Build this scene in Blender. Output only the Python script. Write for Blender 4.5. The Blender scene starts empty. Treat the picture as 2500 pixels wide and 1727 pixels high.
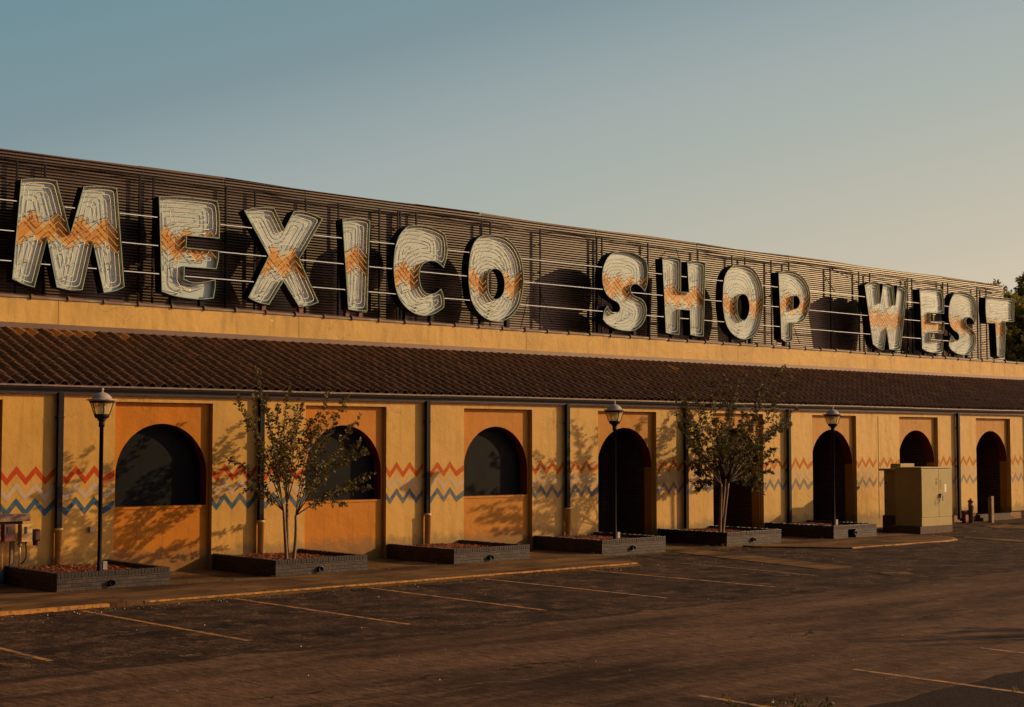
import bpy, math, random
import numpy as np
from mathutils import Vector, Matrix, geometry
from bpy.app.handlers import persistent
random.seed(7)
S = bpy.context.scene
COL = S.collection
PI = math.pi

# ------------------------------------------------------------------ camera
FPX, CXP, CYP, HC = 3660., 1250., 863.5, 2.9          # focal length in photo pixels, centre, eye height
PITCH = math.atan(215 / FPX); YAW = math.atan(1.1238)
FW = Vector((math.cos(YAW) * math.cos(PITCH), math.sin(YAW) * math.cos(PITCH), math.sin(PITCH)))
RT = Vector((math.sin(YAW), -math.cos(YAW), 0)); UP = RT.cross(FW)
CAM = Vector((0, 0, HC))
cd = bpy.data.cameras.new('camera'); cam = bpy.data.objects.new('camera', cd); COL.objects.link(cam)
cam.matrix_world = Matrix.Translation(CAM) @ Matrix((RT, UP, -FW)).transposed().to_4x4()
cd.sensor_width = 36; cd.lens = FPX / 2500 * 36; cd.clip_end = 3000; cd.clip_start = .1
S.camera = cam

# ------------------------------------------------------------------ light
SUN = Vector((2.0, -1.0, .78)).normalized()            # towards the sun
EL = math.asin(SUN.z)
sd = bpy.data.lights.new('sun', 'SUN'); so = bpy.data.objects.new('sun', sd); COL.objects.link(so)
sd.energy = 4.4; sd.angle = math.radians(.55); sd.color = (1, .70, .33)
so.rotation_euler = SUN.to_track_quat('Z', 'Y').to_euler()
so.location = (40, -20, 30)
W = bpy.data.worlds.new('World'); S.world = W; W.use_nodes = True
nt = W.node_tree; nt.nodes.clear()
def N(t, tp, **k):
    n = t.nodes.new(tp)
    for a, b in k.items(): setattr(n, a, b)
    return n
sky = N(nt, 'ShaderNodeTexSky', sky_type='NISHITA', sun_disc=False)
sky.sun_elevation = EL; sky.sun_rotation = math.atan2(SUN.x, SUN.y)
sky.air_density = 1.0; sky.dust_density = 2.2; sky.ozone_density = 1.0
# measured evening sky: teal overhead, warmer and brighter towards the sun side and the horizon; unseen -X side dimmed, unseen -Y side brightened for fill
tc = N(nt, 'ShaderNodeTexCoord'); sx = N(nt, 'ShaderNodeSeparateXYZ'); nt.links.new(tc.outputs['Generated'], sx.inputs[0])
def wm(op, a, b, c=None):
    n = N(nt, 'ShaderNodeMath', operation=op)
    for i, v in enumerate((a, b, c)):
        if v is None: continue
        if isinstance(v, (int, float)): n.inputs[i].default_value = v
        else: nt.links.new(v, n.inputs[i])
    return n.outputs[0]
zz = wm('MAXIMUM', sx.outputs[2], 0.)
sv = wm('MULTIPLY_ADD', wm('SUBTRACT', sx.outputs[0], wm('MULTIPLY', zz, 3.)), .25, .75)
rp = N(nt, 'ShaderNodeValToRGB'); E_ = rp.color_ramp.elements
stops = [(-3., (.055, .12, .17)), (-1.1, (.10, .21, .26)), (-.447, (.150, .275, .314)), (-.195, (.205, .298, .322)), (-.06, (.30, .372, .374)), (.05, (.368, .416, .395)), (.161, (.405, .447, .393)), (.483, (.595, .523, .390)), (.9, (.95, .68, .45))]
while len(E_) < len(stops): E_.new(.5)
for e, (p_, c_) in zip(E_, stops): e.position = .25 * p_ + .75; e.color = (*c_, 1)
nt.links.new(sv, rp.inputs[0])
back = N(nt, 'ShaderNodeMapRange'); nt.links.new(sx.outputs[0], back.inputs[0])
for i_, v_ in ((1, -.1), (2, .33), (3, .09), (4, 1.)): back.inputs[i_].default_value = v_
dim = N(nt, 'ShaderNodeMix', data_type='RGBA', blend_type='MULTIPLY'); dim.inputs[0].default_value = 1
nt.links.new(rp.outputs[0], dim.inputs[6]); nt.links.new(back.outputs[0], dim.inputs[7])
fill_boost = N(nt, 'ShaderNodeMapRange'); nt.links.new(sx.outputs[1], fill_boost.inputs[0])           # rosy boost added to the unseen -Y sky to fill the facade's shade
for i_, v_ in ((1, -.35), (2, .30), (3, 1.), (4, 0.)): fill_boost.inputs[i_].default_value = v_
gm = N(nt, 'ShaderNodeMix', data_type='RGBA', blend_type='MULTIPLY'); nt.links.new(fill_boost.outputs[0], gm.inputs[0])
nt.links.new(dim.outputs[2], gm.inputs[6]); gm.inputs[7].default_value = (6.4, 3.5, 2.8, 1)
bg = N(nt, 'ShaderNodeBackground'); bg.inputs[1].default_value = .86; nt.links.new(gm.outputs[2], bg.inputs[0])
hs = N(nt, 'ShaderNodeHueSaturation'); hs.inputs['Saturation'].default_value = .6; nt.links.new(sky.outputs[0], hs.inputs['Color'])
bg2 = N(nt, 'ShaderNodeBackground'); bg2.inputs[1].default_value = .015; nt.links.new(hs.outputs[0], bg2.inputs[0])
ads = N(nt, 'ShaderNodeAddShader'); nt.links.new(bg.outputs[0], ads.inputs[0]); nt.links.new(bg2.outputs[0], ads.inputs[1])
wo = N(nt, 'ShaderNodeOutputWorld'); nt.links.new(ads.outputs[0], wo.inputs[0])
S.view_settings.view_transform = 'Standard'; S.view_settings.look = 'None'
S.view_settings.exposure = 0; S.view_settings.gamma = 1
S.render.engine = 'CYCLES'

# ------------------------------------------------------------------ helpers
def ray(x, y): return FW + RT * ((x - CXP) / FPX) - UP * ((y - CYP) / FPX)
def at(x, y, Y): d = ray(x, y); return CAM + d * (Y / d.y)             # photo pixel -> point on the plane at depth Y
def gr(x, y, z=0.): d = ray(x, y); return CAM + d * ((z - HC) / d.z)    # photo pixel -> point on the ground

class MB:
    def __init__(s): s.v = []; s.f = []; s.m = []; s.sm = []; s.uv = {}
    def add(s, vs, fs, m=0, smooth=False):
        b = len(s.v); s.v += [tuple(v) for v in vs]
        for f in fs: s.f.append([b + i for i in f]); s.m.append(m); s.sm.append(smooth)
        return b
    def box(s, x0, x1, y0, y1, z0, z1, m=0):
        v = [(x, y, z) for z in (z0, z1) for y in (y0, y1) for x in (x0, x1)]
        s.add(v, [(0, 2, 3, 1), (4, 5, 7, 6), (0, 1, 5, 4), (2, 6, 7, 3), (0, 4, 6, 2), (1, 3, 7, 5)], m)
    def poly(s, pts, m=0): s.add(pts, [tuple(range(len(pts)))], m)
    def prism(s, pts, z0, z1, m=0):                       # pts: (x,y) ccw
        n = len(pts); v = [(x, y, z0) for x, y in pts] + [(x, y, z1) for x, y in pts]
        s.add(v, [tuple(range(n, 2 * n)), tuple(range(n - 1, -1, -1))] + [(i, (i + 1) % n, n + (i + 1) % n, n + i) for i in range(n)], m)
    def lathe(s, c, prof, n=16, m=0, smooth=True, wave=None):
        vs = []
        for (r, z) in prof:
            for i in range(n):
                a = 2 * PI * i / n; rr = r if wave is None else wave(r, z, a)
                vs.append((c[0] + rr * math.cos(a), c[1] + rr * math.sin(a), c[2] + z))
        fs = [(j * n + i, j * n + (i + 1) % n, (j + 1) * n + (i + 1) % n, (j + 1) * n + i) for j in range(len(prof) - 1) for i in range(n)]
        fs.append(tuple(range(n - 1, -1, -1))); fs.append(tuple((len(prof) - 1) * n + i for i in range(n)))
        s.add(vs, fs, m, smooth)
    def tube(s, pts, r, n=6, m=0, smooth=True, caps=True):
        pts = [Vector(p) for p in pts]; k = len(pts)
        if k < 2: return
        R = r if isinstance(r, (list, tuple)) else [r] * k
        vs = []; up = None
        for i, p in enumerate(pts):
            d = (pts[min(i + 1, k - 1)] - pts[max(i - 1, 0)])
            if d.length < 1e-7: d = Vector((0, 0, 1))
            d.normalize()
            if up is None:
                a = Vector((0, 0, 1)) if abs(d.z) < .9 else Vector((1, 0, 0)); up = (a - d * a.dot(d)).normalized()
            else:
                up = up - d * up.dot(d)
                if up.length < 1e-5: up = d.orthogonal()
                up.normalize()
            w = d.cross(up)
            for j in range(n):
                a = 2 * PI * j / n; vs.append(p + (up * math.cos(a) + w * math.sin(a)) * R[i])
        fs = [(i * n + j, i * n + (j + 1) % n, (i + 1) * n + (j + 1) % n, (i + 1) * n + j) for i in range(k - 1) for j in range(n)]
        if caps: fs += [tuple(range(n - 1, -1, -1)), tuple((k - 1) * n + j for j in range(n))]
        s.add(vs, fs, m, smooth)
    def build(s, name, mats, parent=None, bevel=0, uvs=None):
        me = bpy.data.meshes.new(name)
        org = Vector((0, 0, 0))
        if parent is not None: org = parent.matrix_world.translation.copy()
        elif s.v:
            a = np.array(s.v); lo = a.min(0); hi = a.max(0); org = Vector(((lo[0] + hi[0]) / 2, (lo[1] + hi[1]) / 2, lo[2]))
        me.from_pydata([(v[0] - org.x, v[1] - org.y, v[2] - org.z) for v in s.v], [], s.f)
        if not isinstance(mats, (list, tuple)): mats = [mats]
        for m in mats: me.materials.append(m)
        me.polygons.foreach_set('material_index', s.m); me.polygons.foreach_set('use_smooth', s.sm)
        me.update()
        o = bpy.data.objects.new(name, me); COL.objects.link(o)
        if parent is not None:
            o.parent = parent; o.matrix_world = Matrix.Translation(org)
            root = parent
        else:
            o.matrix_world = Matrix.Translation(org)
        if parent is not None:
            o.matrix_parent_inverse = Matrix.Identity(4); o.matrix_local = Matrix.Identity(4)
        else: o.location = org
        if bevel:
            b = o.modifiers.new('bevel', 'BEVEL'); b.width = bevel; b.segments = 2; b.limit_method = 'ANGLE'
        return o
def empty(name, loc, parent=None):
    o = bpy.data.objects.new(name, None); COL.objects.link(o); o.empty_display_size = .2
    o.location = loc; o.matrix_world = Matrix.Translation(Vector(loc))
    return o
def tag(o, label=None, cat=None, group=None, kind=None):
    if label: o['label'] = label
    if cat: o['category'] = cat
    if group: o['group'] = group
    if kind: o['kind'] = kind
    return o
def copy_tree(o, loc, label=None):
    c = o.copy(); COL.objects.link(c); c.location = loc
    if label: c['label'] = label
    for ch in list(o.children):
        d = ch.copy(); COL.objects.link(d); d.parent = c
        for g in list(ch.children):
            e = g.copy(); COL.objects.link(e); e.parent = d
    return c

# ------------------------------------------------------------------ materials
def new_mat(name):
    m = bpy.data.materials.new(name); m.use_nodes = True; t = m.node_tree; t.nodes.clear()
    b = N(t, 'ShaderNodeBsdfPrincipled'); o = N(t, 'ShaderNodeOutputMaterial'); t.links.new(b.outputs[0], o.inputs[0])
    return m, t, b
def L(t, a, b): t.links.new(a, b)
def coords(t, scale=(1, 1, 1), world=True):
    mp = N(t, 'ShaderNodeMapping'); mp.inputs['Scale'].default_value = scale
    if world: g = N(t, 'ShaderNodeNewGeometry'); L(t, g.outputs['Position'], mp.inputs[0])
    else: g = N(t, 'ShaderNodeTexCoord'); L(t, g.outputs['Object'], mp.inputs[0])
    return mp.outputs[0]
def noise(t, vec, scale, detail=4, rough=.6):
    n = N(t, 'ShaderNodeTexNoise'); n.inputs['Scale'].default_value = scale; n.inputs['Detail'].default_value = detail
    n.inputs['Roughness'].default_value = rough; L(t, vec, n.inputs['Vector']); return n.outputs['Fac']
def ramp(t, fac, stops):
    r = N(t, 'ShaderNodeValToRGB'); e = r.color_ramp.elements
    while len(e) < len(stops): e.new(.5)
    for i, (p, c) in enumerate(stops):
        e[i].position = p; e[i].color = (c, c, c, 1) if isinstance(c, (int, float)) else (*c, 1)
    L(t, fac, r.inputs[0]); return r.outputs[0]
def mixc(t, fac, a, b, mode='MIX'):
    n = N(t, 'ShaderNodeMix', data_type='RGBA', blend_type=mode)
    for idx, v in ((0, fac), (6, a), (7, b)):
        if isinstance(v, (int, float)): n.inputs[idx].default_value = v if idx == 0 else (v, v, v, 1)
        elif isinstance(v, tuple): n.inputs[idx].default_value = (*v, 1)
        else: L(t, v, n.inputs[idx])
    return n.outputs[2]
def math_(t, op, a, b=None, c=None):
    n = N(t, 'ShaderNodeMath', operation=op)
    for i, v in enumerate((a, b, c)):
        if v is None: continue
        if isinstance(v, (int, float)): n.inputs[i].default_value = v
        else: L(t, v, n.inputs[i])
    return n.outputs[0]
def bump(t, b, h, strength=.5, dist=.02, prev=None):
    n = N(t, 'ShaderNodeBump'); n.inputs['Strength'].default_value = strength; n.inputs['Distance'].default_value = dist
    L(t, h, n.inputs['Height'])
    if prev is not None: L(t, prev, n.inputs['Normal'])
    L(t, n.outputs[0], b.inputs['Normal']); return n.outputs[0]
def simple(name, col, rough=.6, metal=0, var=.25, vscale=3, bmp=0, bscale=40, spec=.5, dirt=None):
    m, t, b = new_mat(name); v = coords(t)
    f = noise(t, v, vscale)
    c = mixc(t, ramp(t, f, [(.3, 0.), (.72, 1.)]), tuple(x * (1 - var) for x in col), tuple(min(1, x * (1 + var * .6)) for x in col))
    if dirt: c = mixc(t, ramp(t, noise(t, v, vscale * 2.7, 6), [(.55, 0.), (.7, 1.)]), c, dirt)
    L(t, c, b.inputs['Base Color']); b.inputs['Roughness'].default_value = rough; b.inputs['Metallic'].default_value = metal
    b.inputs['Specular IOR Level'].default_value = spec
    if bmp: bump(t, b, noise(t, v, bscale, 5), bmp, .01)
    return m
def stucco(name, col, peel=None, streak=.18, rough=.55, grime=True, fade_sheen=None):
    m, t, b = new_mat(name); v = coords(t); vs = coords(t, (1.6, 1.6, .28))
    base = mixc(t, ramp(t, noise(t, v, 1.1, 5), [(.32, 0.), (.7, 1.)]), tuple(x * .84 for x in col), tuple(x * 1.08 for x in col))
    if fade_sheen:  # paler toward +X: grazing-sun sheen mixed into the paint colour
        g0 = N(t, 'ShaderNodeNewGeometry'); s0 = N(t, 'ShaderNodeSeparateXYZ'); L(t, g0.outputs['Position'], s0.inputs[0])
        base = mixc(t, ramp(t, math_(t, 'ADD', math_(t, 'MULTIPLY', s0.outputs[0], .02), math_(t, 'MULTIPLY', noise(t, v, .8, 5), .4)), [(.45, 0.), (1.2, 1.)]), base, fade_sheen)
    base = mixc(t, math_(t, 'MULTIPLY', ramp(t, noise(t, vs, 2.6, 5), [(.5, 0.), (.72, 1.)]), streak * 2.2), base, tuple(x * .62 for x in col))
    if grime:                                            # damp dirt just above the ground, with a ragged edge
        g = N(t, 'ShaderNodeNewGeometry'); sp = N(t, 'ShaderNodeSeparateXYZ'); L(t, g.outputs['Position'], sp.inputs[0])
        hgt = math_(t, 'ADD', sp.outputs[2], math_(t, 'MULTIPLY', noise(t, v, 3.5, 6, .7), -.75))
        base = mixc(t, math_(t, 'MULTIPLY', ramp(t, hgt, [(0., 1.), (.22, 0.)]), .55), base, (.10, .085, .05))
    vd = coords(t, (7, 7, .5))
    base = mixc(t, math_(t, 'MULTIPLY', ramp(t, noise(t, vd, 1.1, 4, .5), [(.56, 0.), (.74, 1.)]), .38), base, tuple(x * .55 for x in col))
    vo = N(t, 'ShaderNodeTexVoronoi', feature='DISTANCE_TO_EDGE'); vo.inputs['Scale'].default_value = .45
    nn = N(t, 'ShaderNodeTexNoise'); nn.inputs['Scale'].default_value = 1.6; nn.inputs['Detail'].default_value = 7; L(t, v, nn.inputs[0])
    ad = N(t, 'ShaderNodeVectorMath', operation='ADD'); L(t, v, ad.inputs[0]); L(t, nn.outputs['Color'], ad.inputs[1]); L(t, ad.outputs[0], vo.inputs['Vector'])
    hair = math_(t, 'MULTIPLY', ramp(t, vo.outputs['Distance'], [(0., 1.), (.007, 0.)]), ramp(t, noise(t, v, .5, 2), [(.5, 0.), (.58, .55)]))
    base = mixc(t, hair, base, tuple(x * .35 for x in col))
    if peel: base = mixc(t, ramp(t, noise(t, v, 1.7, 9, .68), [(.685, 0.), (.695, 1.)]), base, peel)
    pocks = ramp(t, noise(t, v, 8, 4, .6), [(.74, 0.), (.78, 1.)])
    base = mixc(t, math_(t, 'MULTIPLY', pocks, .5), base, tuple(x * .45 for x in col))
    L(t, base, b.inputs['Base Color']); b.inputs['Roughness'].default_value = .5; b.inputs['Specular IOR Level'].default_value = .14
    h = math_(t, 'ADD', math_(t, 'MULTIPLY', noise(t, v, 22, 4, .6), .45), math_(t, 'MULTIPLY', noise(t, v, 4, 4, .6), 1.8))
    bump(t, b, h, .36, .02)
    return m
M_YEL = stucco('wall_yellow', (.52, .274, .060), fade_sheen=(.55, .325, .10))
M_CREAM = stucco('parapet_cream', (.57, .34, .10), streak=.32, peel=(.80, .58, .25), grime=False)
M_ORG = stucco('wall_orange', (.46, .138, .001), fade_sheen=(.42, .195, .035))
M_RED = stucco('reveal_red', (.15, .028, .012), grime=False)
M_PLINTH = simple('plinth', (.09, .045, .025), .85, var=.4, vscale=9, bmp=.6)
def zig_mat(name, col, fade_sheen):
    """stripe paint, weathering more the further along the facade it is"""
    m, t, b = new_mat(name); v = coords(t)
    g = N(t, 'ShaderNodeNewGeometry'); sp = N(t, 'ShaderNodeSeparateXYZ'); L(t, g.outputs['Position'], sp.inputs[0])
    fade_sheen_mask = math_(t, 'ADD', math_(t, 'MULTIPLY', sp.outputs[0], .0135), math_(t, 'MULTIPLY', noise(t, v, 6, 6), .7))
    c = mixc(t, ramp(t, fade_sheen_mask, [(.55, 0.), (1.35, 1.)]), col, fade_sheen)
    L(t, c, b.inputs['Base Color']); b.inputs['Roughness'].default_value = .6; b.inputs['Specular IOR Level'].default_value = .12
    h = math_(t, 'ADD', math_(t, 'MULTIPLY', noise(t, v, 22, 4, .6), .45), math_(t, 'MULTIPLY', noise(t, v, 4, 4, .6), 1.8))
    bump(t, b, h, .36, .02); return m
M_ZR = zig_mat('stripe_red', (.42, .038, .003), (.40, .14, .012))
M_ZG = zig_mat('stripe_grey', (.43, .30, .20), (.50, .33, .16))
M_ZB = zig_mat('stripe_blue', (.03, .08, .13), (.25, .19, .14))
M_DARK = simple('dark_board', (.0065, .0062, .008), .6, var=.45, vscale=1.2, spec=.08)
M_BLACK = simple('black_paint', (.018, .018, .022), .35, var=.3, vscale=8)
M_BRONZE = simple('dark_bronze', (.014, .011, .013), .6, var=.3, vscale=8, spec=.1, dirt=(.022, .015, .012))
M_GLIP = simple('gutter_lip', (.16, .09, .06), .45, var=.4, vscale=4, dirt=(.35, .22, .14))
M_BOARD = simple('flashing', (.125, .064, .036), .42, metal=.2, var=.3, vscale=1.2, spec=.6)
M_PIPE = simple('cream_pipe', (.62, .35, .11), .5, var=.2, vscale=4)
M_TUBE = simple('neon_glass', (.86, .70, .50), .35, var=.1, spec=.4)
M_TUBEO = simple('band_reflection_glass', (.70, .36, .09), .35, var=.1, spec=.4)  # tubes over the band: its orange reflection put into the glass colour
M_RIM = simple('letter_rim_inside', (.30, .35, .28), .75, spec=.2, var=.3, vscale=3, dirt=(.22, .13, .07))
M_SIDE = simple('letter_side', (.014, .011, .012), .6, spec=.15, var=.4, vscale=2)
M_BAR = simple('white_bar', (.62, .68, .74), .3, var=.05)
M_COP = simple('coping_tile', (.07, .034, .02), .5, spec=.3, var=.35, vscale=3, dirt=(.10, .05, .03))
M_GREEN = simple('cabinet_paint', (.33, .235, .075), .5, var=.12, vscale=2, spec=.3, dirt=(.30, .20, .07))
M_GREY = simple('galvanised', (.28, .24, .20), .4, metal=.3, var=.3, vscale=10)
M_WHITE = simple('white_sticker', (.7, .62, .5), .5, var=.1)
M_RUST = simple('rusty_red', (.14, .03, .02), .6, var=.4, vscale=10)
M_WOOD = simple('grey_wood', (.22, .13, .08), .8, var=.4, vscale=12)
M_BARK = simple('bark', (.17, .088, .042), .75, var=.35, vscale=14, bmp=.5, bscale=30)
M_BRANCH = simple('young_branch', (.07, .032, .018), .7, var=.4, vscale=10)
M_BARK2 = simple('dark_bark', (.055, .04, .028), .9, var=.4, vscale=8, bmp=.5)
M_LAMPTOP = simple('lamp_cap', (.36, .27, .22), .45, var=.2, vscale=9)

def brick_mat(name, c1, c2, mortar, scale=1., bw=.22, bh=.075, rough=.5, ax='XZ', off=.5, bstr=.6):
    m, t, b = new_mat(name)
    g = N(t, 'ShaderNodeNewGeometry'); sp = N(t, 'ShaderNodeSeparateXYZ'); L(t, g.outputs['Position'], sp.inputs[0])
    cb = N(t, 'ShaderNodeCombineXYZ')
    if ax == 'XZ': L(t, math_(t, 'ADD', sp.outputs[0], sp.outputs[1]), cb.inputs[0])
    L(t, sp.outputs[2], cb.inputs[1])
    br = N(t, 'ShaderNodeTexBrick'); br.offset = off
    L(t, cb.outputs[0], br.inputs['Vector'])
    br.inputs['Scale'].default_value = 1; br.inputs['Brick Width'].default_value = bw; br.inputs['Row Height'].default_value = bh
    br.inputs['Mortar Size'].default_value = .007; br.inputs['Mortar Smooth'].default_value = .3
    br.inputs['Color1'].default_value = (*c1, 1); br.inputs['Color2'].default_value = (*c2, 1); br.inputs['Mortar'].default_value = (*mortar, 1)
    v = coords(t); c = mixc(t, ramp(t, noise(t, v, 30, 4), [(.35, .6), (.75, 1.35)]), br.outputs[0], 0., 'MULTIPLY')
    c = mixc(t, 1., br.outputs[0], ramp(t, noise(t, v, 22, 5), [(.3, .55), (.75, 1.5)]), 'MULTIPLY')
    L(t, c, b.inputs['Base Color']); b.inputs['Roughness'].default_value = rough; b.inputs['Specular IOR Level'].default_value = .3
    h = math_(t, 'SUBTRACT', math_(t, 'MULTIPLY', noise(t, v, 60, 4), .35), br.outputs['Fac'])
    bump(t, b, h, bstr, .012); return m
M_BRICK = brick_mat('black_painted_brick', (.058, .034, .027), (.020, .012, .012), (.008, .006, .006), bw=.215, bh=.072, rough=.5, bstr=1.)
M_ROWLOCK = brick_mat('black_rowlock_brick', (.05, .031, .026), (.026, .017, .016), (.028, .025, .026), bw=.07, bh=.30, rough=.4, off=0)
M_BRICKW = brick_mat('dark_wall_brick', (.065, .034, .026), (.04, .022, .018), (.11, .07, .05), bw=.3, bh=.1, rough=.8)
M_BRICKP = brick_mat('plinth_brick', (.30, .14, .06), (.22, .10, .05), (.16, .09, .05), bw=.2, bh=.07, rough=.8)

# ------------------------------------------------------------------ ground
GZ = -.08
def asphalt():
    m, t, b = new_mat('asphalt'); v = coords(t); vx = coords(t, (.22, 1, 1))
    g = N(t, 'ShaderNodeNewGeometry'); sp = N(t, 'ShaderNodeSeparateXYZ'); L(t, g.outputs['Position'], sp.inputs[0])
    c = mixc(t, ramp(t, noise(t, vx, .55, 6, .62), [(.34, 0.), (.66, 1.)]), (.032, .015, .010), (.155, .076, .046))
    c = mixc(t, math_(t, 'MULTIPLY', ramp(t, noise(t, vx, 1.9, 7, .7), [(.5, 0.), (.68, 1.)]), .8), c, (.16, .084, .050))
    c = mixc(t, math_(t, 'MULTIPLY', ramp(t, noise(t, v, 4.5, 8, .75), [(.58, 0.), (.70, 1.)]), .55), c, (.020, .013, .012))
    # smoother driving lane between the two rows of stalls; coarse surface elsewhere
    yy = math_(t, 'ADD', sp.outputs[1], math_(t, 'MULTIPLY', noise(t, v, 1.3, 5), 1.2))
    lane = math_(t, 'MULTIPLY', ramp(t, math_(t, 'MULTIPLY', yy, .04), [(.748, 0.), (.768, 1.)]), 1.)
    coarse = ramp(t, noise(t, v, 30, 3, .7), [(.38, 0.), (.62, 1.)])
    c3 = mixc(t, ramp(t, noise(t, v, 1.1, 6, .62), [(.36, 0.), (.64, 1.)]), (.018, .010, .008), (.078, .040, .028))
    c3 = mixc(t, math_(t, 'MULTIPLY', ramp(t, noise(t, v, 2.3, 7, .66), [(.56, 0.), (.66, 1.)]), .75), c3, (.150, .082, .042))
    c2 = mixc(t, coarse, mixc(t, 1., c3, .30, 'MULTIPLY'), mixc(t, 1., c3, (1.6, 1.55, 1.5), 'MULTIPLY'))
    coarse2 = ramp(t, noise(t, v, 55, 3, .7), [(.35, .6), (.65, 1.3)])
    c1 = mixc(t, 1., c, coarse2, 'MULTIPLY')
    c = mixc(t, lane, c1, c2)
    vy = coords(t, (1, .22, 1))
    c = mixc(t, 1., c, ramp(t, noise(t, vy, 13, 3, .75), [(.33, .55), (.5, 1.), (.7, 1.6)]), 'MULTIPLY')
    # sealed cracks
    vo = N(t, 'ShaderNodeTexVoronoi', feature='DISTANCE_TO_EDGE'); vo.inputs['Scale'].default_value = .33
    wp = N(t, 'ShaderNodeVectorMath', operation='ADD'); L(t, v, wp.inputs[0])
    nn = N(t, 'ShaderNodeTexNoise'); nn.inputs['Scale'].default_value = 1.4; nn.inputs['Detail'].default_value = 6; L(t, v, nn.inputs[0])
    sc = N(t, 'ShaderNodeVectorMath', operation='SCALE'); L(t, nn.outputs['Color'], sc.inputs[0]); sc.inputs['Scale'].default_value = 1.1
    L(t, sc.outputs[0], wp.inputs[1]); L(t, wp.outputs[0], vo.inputs['Vector'])
    crack = ramp(t, vo.outputs['Distance'], [(0., 1.), (.013, 0.)])
    crack = math_(t, 'MULTIPLY', math_(t, 'MULTIPLY', crack, math_(t, 'MULTIPLY_ADD', lane, .6, .3)), ramp(t, noise(t, v, .35, 3), [(.40, 0.), (.50, .9)]))
    c = mixc(t, crack, c, (.018, .014, .013))
    # oil drips in the bays, tar seams, the ragged dark edge where the lane surface was relaid
    vo2 = N(t, 'ShaderNodeTexVoronoi', feature='F1'); vo2.inputs['Scale'].default_value = .42; L(t, wp.outputs[0], vo2.inputs['Vector'])
    c = mixc(t, math_(t, 'MULTIPLY', ramp(t, vo2.outputs['Distance'], [(.05, .75), (.17, 0.)]), .8), c, (.012, .008, .007))
    edge = ramp(t, math_(t, 'ABSOLUTE', math_(t, 'SUBTRACT', yy, 18.95)), [(.05, 1.), (.16, 0.)])
    c = mixc(t, math_(t, 'MULTIPLY', edge, .65), c, (.013, .008, .007))
    seam = ramp(t, math_(t, 'ABSOLUTE', math_(t, 'SUBTRACT', math_(t, 'ADD', yy, math_(t, 'MULTIPLY', sp.outputs[0], .05)), 16.2)), [(.02, 1.), (.05, 0.)])
    c = mixc(t, math_(t, 'MULTIPLY', seam, math_(t, 'MULTIPLY', ramp(t, noise(t, v, .4, 2), [(.45, 0.), (.52, 1.)]), .8)), c, (.012, .008, .007))
    L(t, c, b.inputs['Base Color']); b.inputs['Roughness'].default_value = .95; b.inputs['Specular IOR Level'].default_value = .06
    h = math_(t, 'ADD', math_(t, 'MULTIPLY', noise(t, v, 40, 4, .7), .7), math_(t, 'MULTIPLY', noise(t, v, 1.5, 3), 2.))
    h = math_(t, 'SUBTRACT', h, crack)
    bump(t, b, h, .55, .012); return m
M_ASPH = asphalt()
def concrete():
    m, t, b = new_mat('concrete'); v = coords(t); vx = coords(t, (.5, 1, 1))
    c = mixc(t, ramp(t, noise(t, vx, .9, 6), [(.36, 0.), (.64, 1.)]), (.048, .021, .012), (.19, .095, .038))
    c = mixc(t, math_(t, 'MULTIPLY', ramp(t, noise(t, v, 3, 8, .7), [(.55, 0.), (.7, 1.)]), .7), c, (.06, .04, .03))
    g = N(t, 'ShaderNodeNewGeometry'); sp = N(t, 'ShaderNodeSeparateXYZ'); L(t, g.outputs['Position'], sp.inputs[0])
    def joint(o, per, off):
        x = math_(t, 'PINGPONG', math_(t, 'ADD', o, off), per / 2)
        return ramp(t, x, [(0., 1.), (.018, 0.)])
    j = math_(t, 'MAXIMUM', joint(sp.outputs[0], 2.475, -.35), joint(sp.outputs[1], 1.8, -1.1))
    vo = N(t, 'ShaderNodeTexVoronoi', feature='DISTANCE_TO_EDGE'); vo.inputs['Scale'].default_value = .5
    nn = N(t, 'ShaderNodeTexNoise'); nn.inputs['Scale'].default_value = 1.2; nn.inputs['Detail'].default_value = 6; L(t, v, nn.inputs[0])
    ad = N(t, 'ShaderNodeVectorMath', operation='ADD'); L(t, v, ad.inputs[0]); L(t, nn.outputs['Color'], ad.inputs[1]); L(t, ad.outputs[0], vo.inputs['Vector'])
    cr = math_(t, 'MULTIPLY', ramp(t, vo.outputs['Distance'], [(0., 1.), (.012, 0.)]), .8)
    j = math_(t, 'MAXIMUM', j, cr)
    c = mixc(t, j, c, (.03, .022, .016))
    L(t, c, b.inputs['Base Color']); b.inputs['Roughness'].default_value = .95; b.inputs['Specular IOR Level'].default_value = .06
    h = math_(t, 'SUBTRACT', math_(t, 'MULTIPLY', noise(t, v, 30, 5), .4), j); bump(t, b, h, .6, .012); return m
M_CONC = concrete()
def road_paint(name, col, wearlo=.46):
    m, t, b = new_mat(name); v = coords(t)
    w = ramp(t, noise(t, v, 5, 8, .75), [(wearlo, 1.), (wearlo + .16, 0.)])
    w2 = ramp(t, noise(t, v, 60, 3, .7), [(.5, 1.), (.7, .35)])
    c = mixc(t, math_(t, 'MULTIPLY', w, w2), (.075, .048, .034), col)
    L(t, c, b.inputs['Base Color']); b.inputs['Roughness'].default_value = .75
    bump(t, b, noise(t, v, 40, 4, .7), .5, .01); return m
M_YLINE = road_paint('worn_yellow_line', (.50, .17, .006), .43)
M_YFAINT = road_paint('faint_yellow_line', (.30, .14, .03), .38)
M_YKERB = road_paint('kerb_yellow', (.52, .19, .008), .45)

g = MB(); g.box(-900, 1500, -900, 1500, -1.2, GZ); tag(g.build('ground', M_ASPH), kind='structure')
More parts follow.
